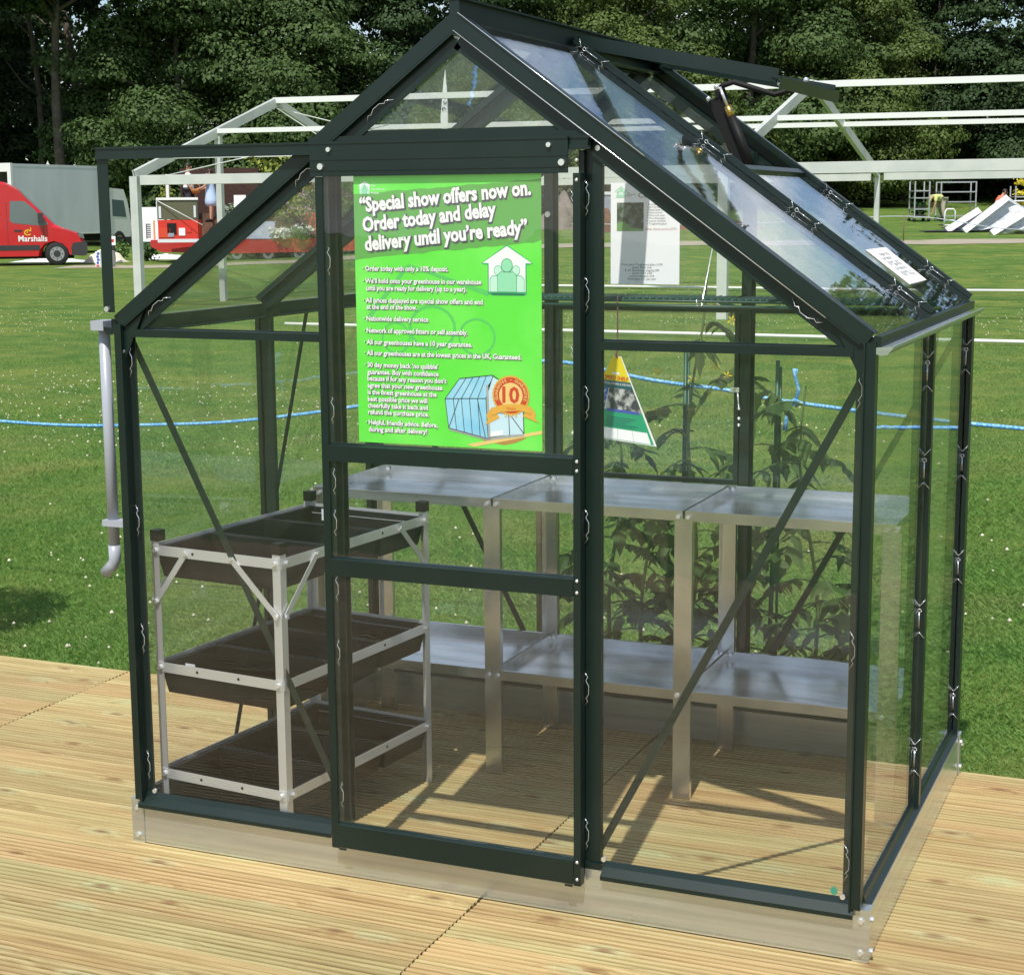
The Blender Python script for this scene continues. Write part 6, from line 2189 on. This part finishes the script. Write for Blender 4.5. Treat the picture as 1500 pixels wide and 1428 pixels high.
def crown_mesh(name, seed, R, H0, H1, nl, mt, npuff=46, leaf=.15, gap=.0):
    """leafy umbrella shaped clumps over an egg shaped envelope between heights H0 and H1"""
    r_ = np.random.default_rng(seed)
    C = []; RR = []
    for k in range(npuff):
        f = (k + r_.uniform(0, 1)) / npuff
        z = H0 + (H1 - H0) * f
        env = R * (math.sin(PI * (.12 + .84 * f) ** .80)) ** .7
        an = k * 2.399 + r_.uniform(-.6, .6)
        rad = env * r_.uniform(.62, 1.0)
        s = r_.uniform(1.15, 2.25) * (.75 + .5 * R / 5) * (1.0 - .25 * f)
        c0 = np.array((rad * math.cos(an), rad * math.sin(an), z))
        # every bough carries a few lesser clumps stepping down and outward
        for q in range(4):
            e = r_.normal(size=3) * np.array((.55, .55, .22)) * s if q else np.zeros(3)
            ss = s * (1.0 if q == 0 else r_.uniform(.42, .68))
            C.append(c0 + e + np.array((0, 0, -.12 * s * q * .5))); RR.append((ss * 1.2, ss * 1.2, ss * .66))
    C = np.array(C); RR = np.array(RR); nc = len(C)
    w_ = RR[:, 0] ** 2; idx = r_.choice(nc, nl, p=w_ / w_.sum())
    u = r_.normal(size=(nl, 3)); u[:, 2] = np.abs(u[:, 2]) * .95 + r_.uniform(-.55, .1, nl)
    u /= np.linalg.norm(u, axis=1)[:, None]
    lump = 1 + .16 * np.sin(u[:, 0] * 6 + idx) * np.sin(u[:, 1] * 6 + idx * 1.7) + .09 * np.sin(u[:, 2] * 9 + idx) + .07 * np.sin(u[:, 0] * 17 + idx) * np.sin(u[:, 1] * 15)
    rad = (1 - np.abs(r_.normal(0, .10, nl))) * lump
    P = C[idx] + u * rad[:, None] * RR[idx]
    P[:, 2] -= .30 * (np.linalg.norm(u[:, :2], axis=1) ** 3) * RR[idx][:, 2]
    ni = nl // 7
    q = r_.choice(nl, ni, replace=False)
    P[q, :2] *= r_.uniform(.15, .75, (ni, 1)); P[q, 2] += r_.uniform(-1.0, .3, ni)
    nn = u + r_.normal(size=(nl, 3)) * .34 + np.array([[0, 0, .25]])
    a = r_.normal(size=(nl, 3)); b = np.cross(a, nn); b /= np.linalg.norm(b, axis=1)[:, None] + 1e-9
    a = np.cross(b, nn); a /= np.linalg.norm(a, axis=1)[:, None] + 1e-9
    s = leaf * r_.uniform(.55, 1.25, nl)[:, None]
    nrm = nn / (np.linalg.norm(nn, axis=1)[:, None] + 1e-9)
    V = np.stack([P - a * s, P + b * s * .75 - nrm * s * .12, P + a * s * 1.1, P - b * s * .75 - nrm * s * .12], 1)
    o = fast_mesh(name, V.reshape(-1, 3), np.arange(nl * 4).reshape(nl, 4), mt)
    return o, C[::4], RR


def trunk_mesh(name, seed, h, r, C, n_l=12):
    rr = random.Random(seed); m = MB()
    pts = [Vector((.25 * math.sin(z * .5 + seed) * z / h, .25 * math.cos(z * .4 + seed) * z / h, z)) for z in np.linspace(0, h, 9)]
    pts[0] = Vector((0, 0, -.3))
    m.tube(pts, [r * 1.35] + [r * (1 - .10 * i) for i in range(1, 9)], BARK, 10)
    order = sorted(range(len(C)), key=lambda i: rr.random())[:n_l]
    for i in order:
        c = Vector(C[i]); f = max(.15, min(.8, (c.z - 2.2) / h)); k = f * 8
        p = pts[int(k)].lerp(pts[min(8, int(k) + 1)], k - int(k))
        mid = p.lerp(c, .5) + Vector((0, 0, .35))
        m.tube([p, mid, c], [r * .42 * (1 - .4 * f), r * .24, r * .08], BARK, 7)
    return m.build(name)


PROTO = []
for k, (R, H0, H1, nl, mt, npf, lf) in enumerate(((5.2, 1.6, 15.5, 90000, TL1, 31, .105), (4.6, 2.2, 16.5, 80000, TL2, 28, .105), (5.0, 1.2, 14.5, 88000, TL3, 30, .105), (3.6, 3.5, 17.5, 56000, TL2, 22, .11), (6.2, 12.6, 21.0, 70000, TL2, 24, .13))):
    cr_, C_, RR_ = crown_mesh('crown', 20 + k, R, H0, H1, nl, mt, npf, lf)
    tk_ = trunk_mesh('trunk', k, H1 * .86, .34, C_)
    PROTO.append([cr_, tk_, True])


def tree(kind, d, l, sc, rz, label, sz=1.0):
    t = thing('broadleaf_tree', label, 'tree', W(d, l), rz, 'trees of the woodland edge')
    cr_, tk_, fresh = PROTO[kind]
    if fresh:
        a, b = cr_, tk_; PROTO[kind][2] = False
    else:
        a, b = cr_.copy(), tk_.copy(); COL.objects.link(a); COL.objects.link(b)
    a.parent = t; b.parent = t
    t.scale = (sc, sc, sc * sz)
    return t


tree(3, 94, -29.5, 1.0, 1.0, 'dark shaded tree at the far left above the red van')
tree(4, 82, -28.5, 1.0, .5, 'tall bare stemmed tree at the left with its crown above the view', 1.0)  # unseen high crowns here and below, placed to shade the wood behind
tree(4, 83, -21.8, .98, 2.5, 'tall bare stemmed tree behind the lorry shading the ground below it', 1.0)
tree(0, 85, -16.2, .95, .3, 'large rounded tree with layered clumps above the grey lorry')
tree(0, 86, -11.2, 1.0, 2.1, 'broad tree behind the left gable of the marquee frame')
tree(1, 88, -5.6, .95, 4.0, 'dark tree directly left of the greenhouse ridge')
tree(1, 86, .6, .90, 5.2, 'tree behind the ridge of the greenhouse')
tree(2, 84, 5.6, .85, 1.4, 'bright yellow green tree above the open roof vent')
tree(0, 87, 12.2, .98, 3.3, 'big spreading tree above the marquee ridge at the right')
tree(2, 88, 17.2, .80, .6, 'rounded green tree above the right end of the marquee purlins', 1.05)
tree(3, 95, 23.6, 1.0, .4, 'slim dark tree standing behind the bare trunks at the right')
tree(1, 89, 28.4, .95, 2.2, 'dark tree cut by the right edge of the view')

# the wood behind: one mass
def wood():
    r_ = np.random.default_rng(77)
    Vs = []
    C = []; RR = []
    for k in range(820):
        d = r_.uniform(97, 118); l = r_.uniform(-46, 75)
        zt = r_.uniform(.6, 18.5) if k % 4 else r_.uniform(.4, 3.2)
        # a lit gap low at the right
        if 19 < l * 92 / d < 27 and 3.0 < zt < 8.0 and r_.uniform() < .35: continue
        p = W(d, l); C.append((p.x, p.y, p.z + zt)); s = r_.uniform(1.6, 2.9); RR.append((s, s, s * .75))
    for k in range(240):
        p = W(r_.uniform(98, 112), r_.uniform(-40, 62)); C.append((p.x, p.y, p.z + r_.uniform(.3, 2.6))); s = r_.uniform(1.4, 2.2); RR.append((s * 1.3, s * 1.3, s))
    # edge trees either side of the view
    for k in range(560):
        sd = r_.uniform(); d = r_.uniform(60, 96)
        l = r_.uniform(34, 110) if sd < .75 else r_.uniform(-60, -36)
        zt = r_.uniform(.8, 16.5 if sd >= .75 else 23.0)
        p = W(d, l); C.append((p.x, p.y, p.z + zt)); s = r_.uniform(1.5, 2.6); RR.append((s, s, s * .75))
    C = np.array(C); RR = np.array(RR); nl = 300000
    idx = r_.integers(0, len(C), nl)
    u = r_.normal(size=(nl, 3)); u /= np.linalg.norm(u, axis=1)[:, None]
    P = C[idx] + u * (1 - np.abs(r_.normal(0, .25, nl)))[:, None] * RR[idx]
    nn = u + r_.normal(size=(nl, 3)) * .7
    a = r_.normal(size=(nl, 3)); b = np.cross(a, nn); b /= np.linalg.norm(b, axis=1)[:, None] + 1e-9
    a = np.cross(b, nn); a /= np.linalg.norm(a, axis=1)[:, None] + 1e-9
    s = .30 * r_.uniform(.6, 1.3, nl)[:, None]
    V = np.stack([P - a * s, P + b * s * .75, P + a * s, P - b * s * .75], 1)
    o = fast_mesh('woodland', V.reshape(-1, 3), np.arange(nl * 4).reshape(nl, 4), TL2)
    return tag(o, 'dark shaded wood filling the background behind the nearer trees', 'wood', kind='stuff')


wood()
# bare trunks standing in the shade under the wood's edge
for k, (d, l, r, h, lb) in enumerate(((91, -25.4, .20, 13, 'thin pale trunk rising in the shade above the lorry, left of two'), (92, -23.0, .34, 13, 'thicker dark trunk rising in the shade above the lorry, right of two'),
                                      (93, 19.6, .30, 14, 'leaning dark trunk left of the bright gap in the wood'), (96, 24.2, .26, 14, 'slim trunk standing inside the bright gap in the wood'), (97, 22.4, .20, 13, 'thinnest trunk in the bright gap in the wood'))):
    t = thing('tree_trunk', lb, 'tree', W(d, l), 0, 'bare trunks at the wood edge')
    m = MB(); pts = [(.5 * math.sin(z * .22 + k) - .5 * math.sin(k), .2 * math.sin(z * .3), z) for z in np.linspace(-.3, h, 9)]
    m.tube(pts, [r * (1 - .06 * i) for i in range(9)], BARK, 9)
    for q in range(5):
        z = h * (.35 + .12 * q); p = Vector((.5 * math.sin(z * .22 + k) - .5 * math.sin(k), .2 * math.sin(z * .3), z)); an = q * 2.3 + k
        m.tube([p, p + Vector((1.2 * math.cos(an), 1.2 * math.sin(an), .7)), p + Vector((2.3 * math.cos(an), 2.3 * math.sin(an), 1.8))], [r * .4, r * .25, r * .08], BARK, 6)
    m.build('trunk', t)
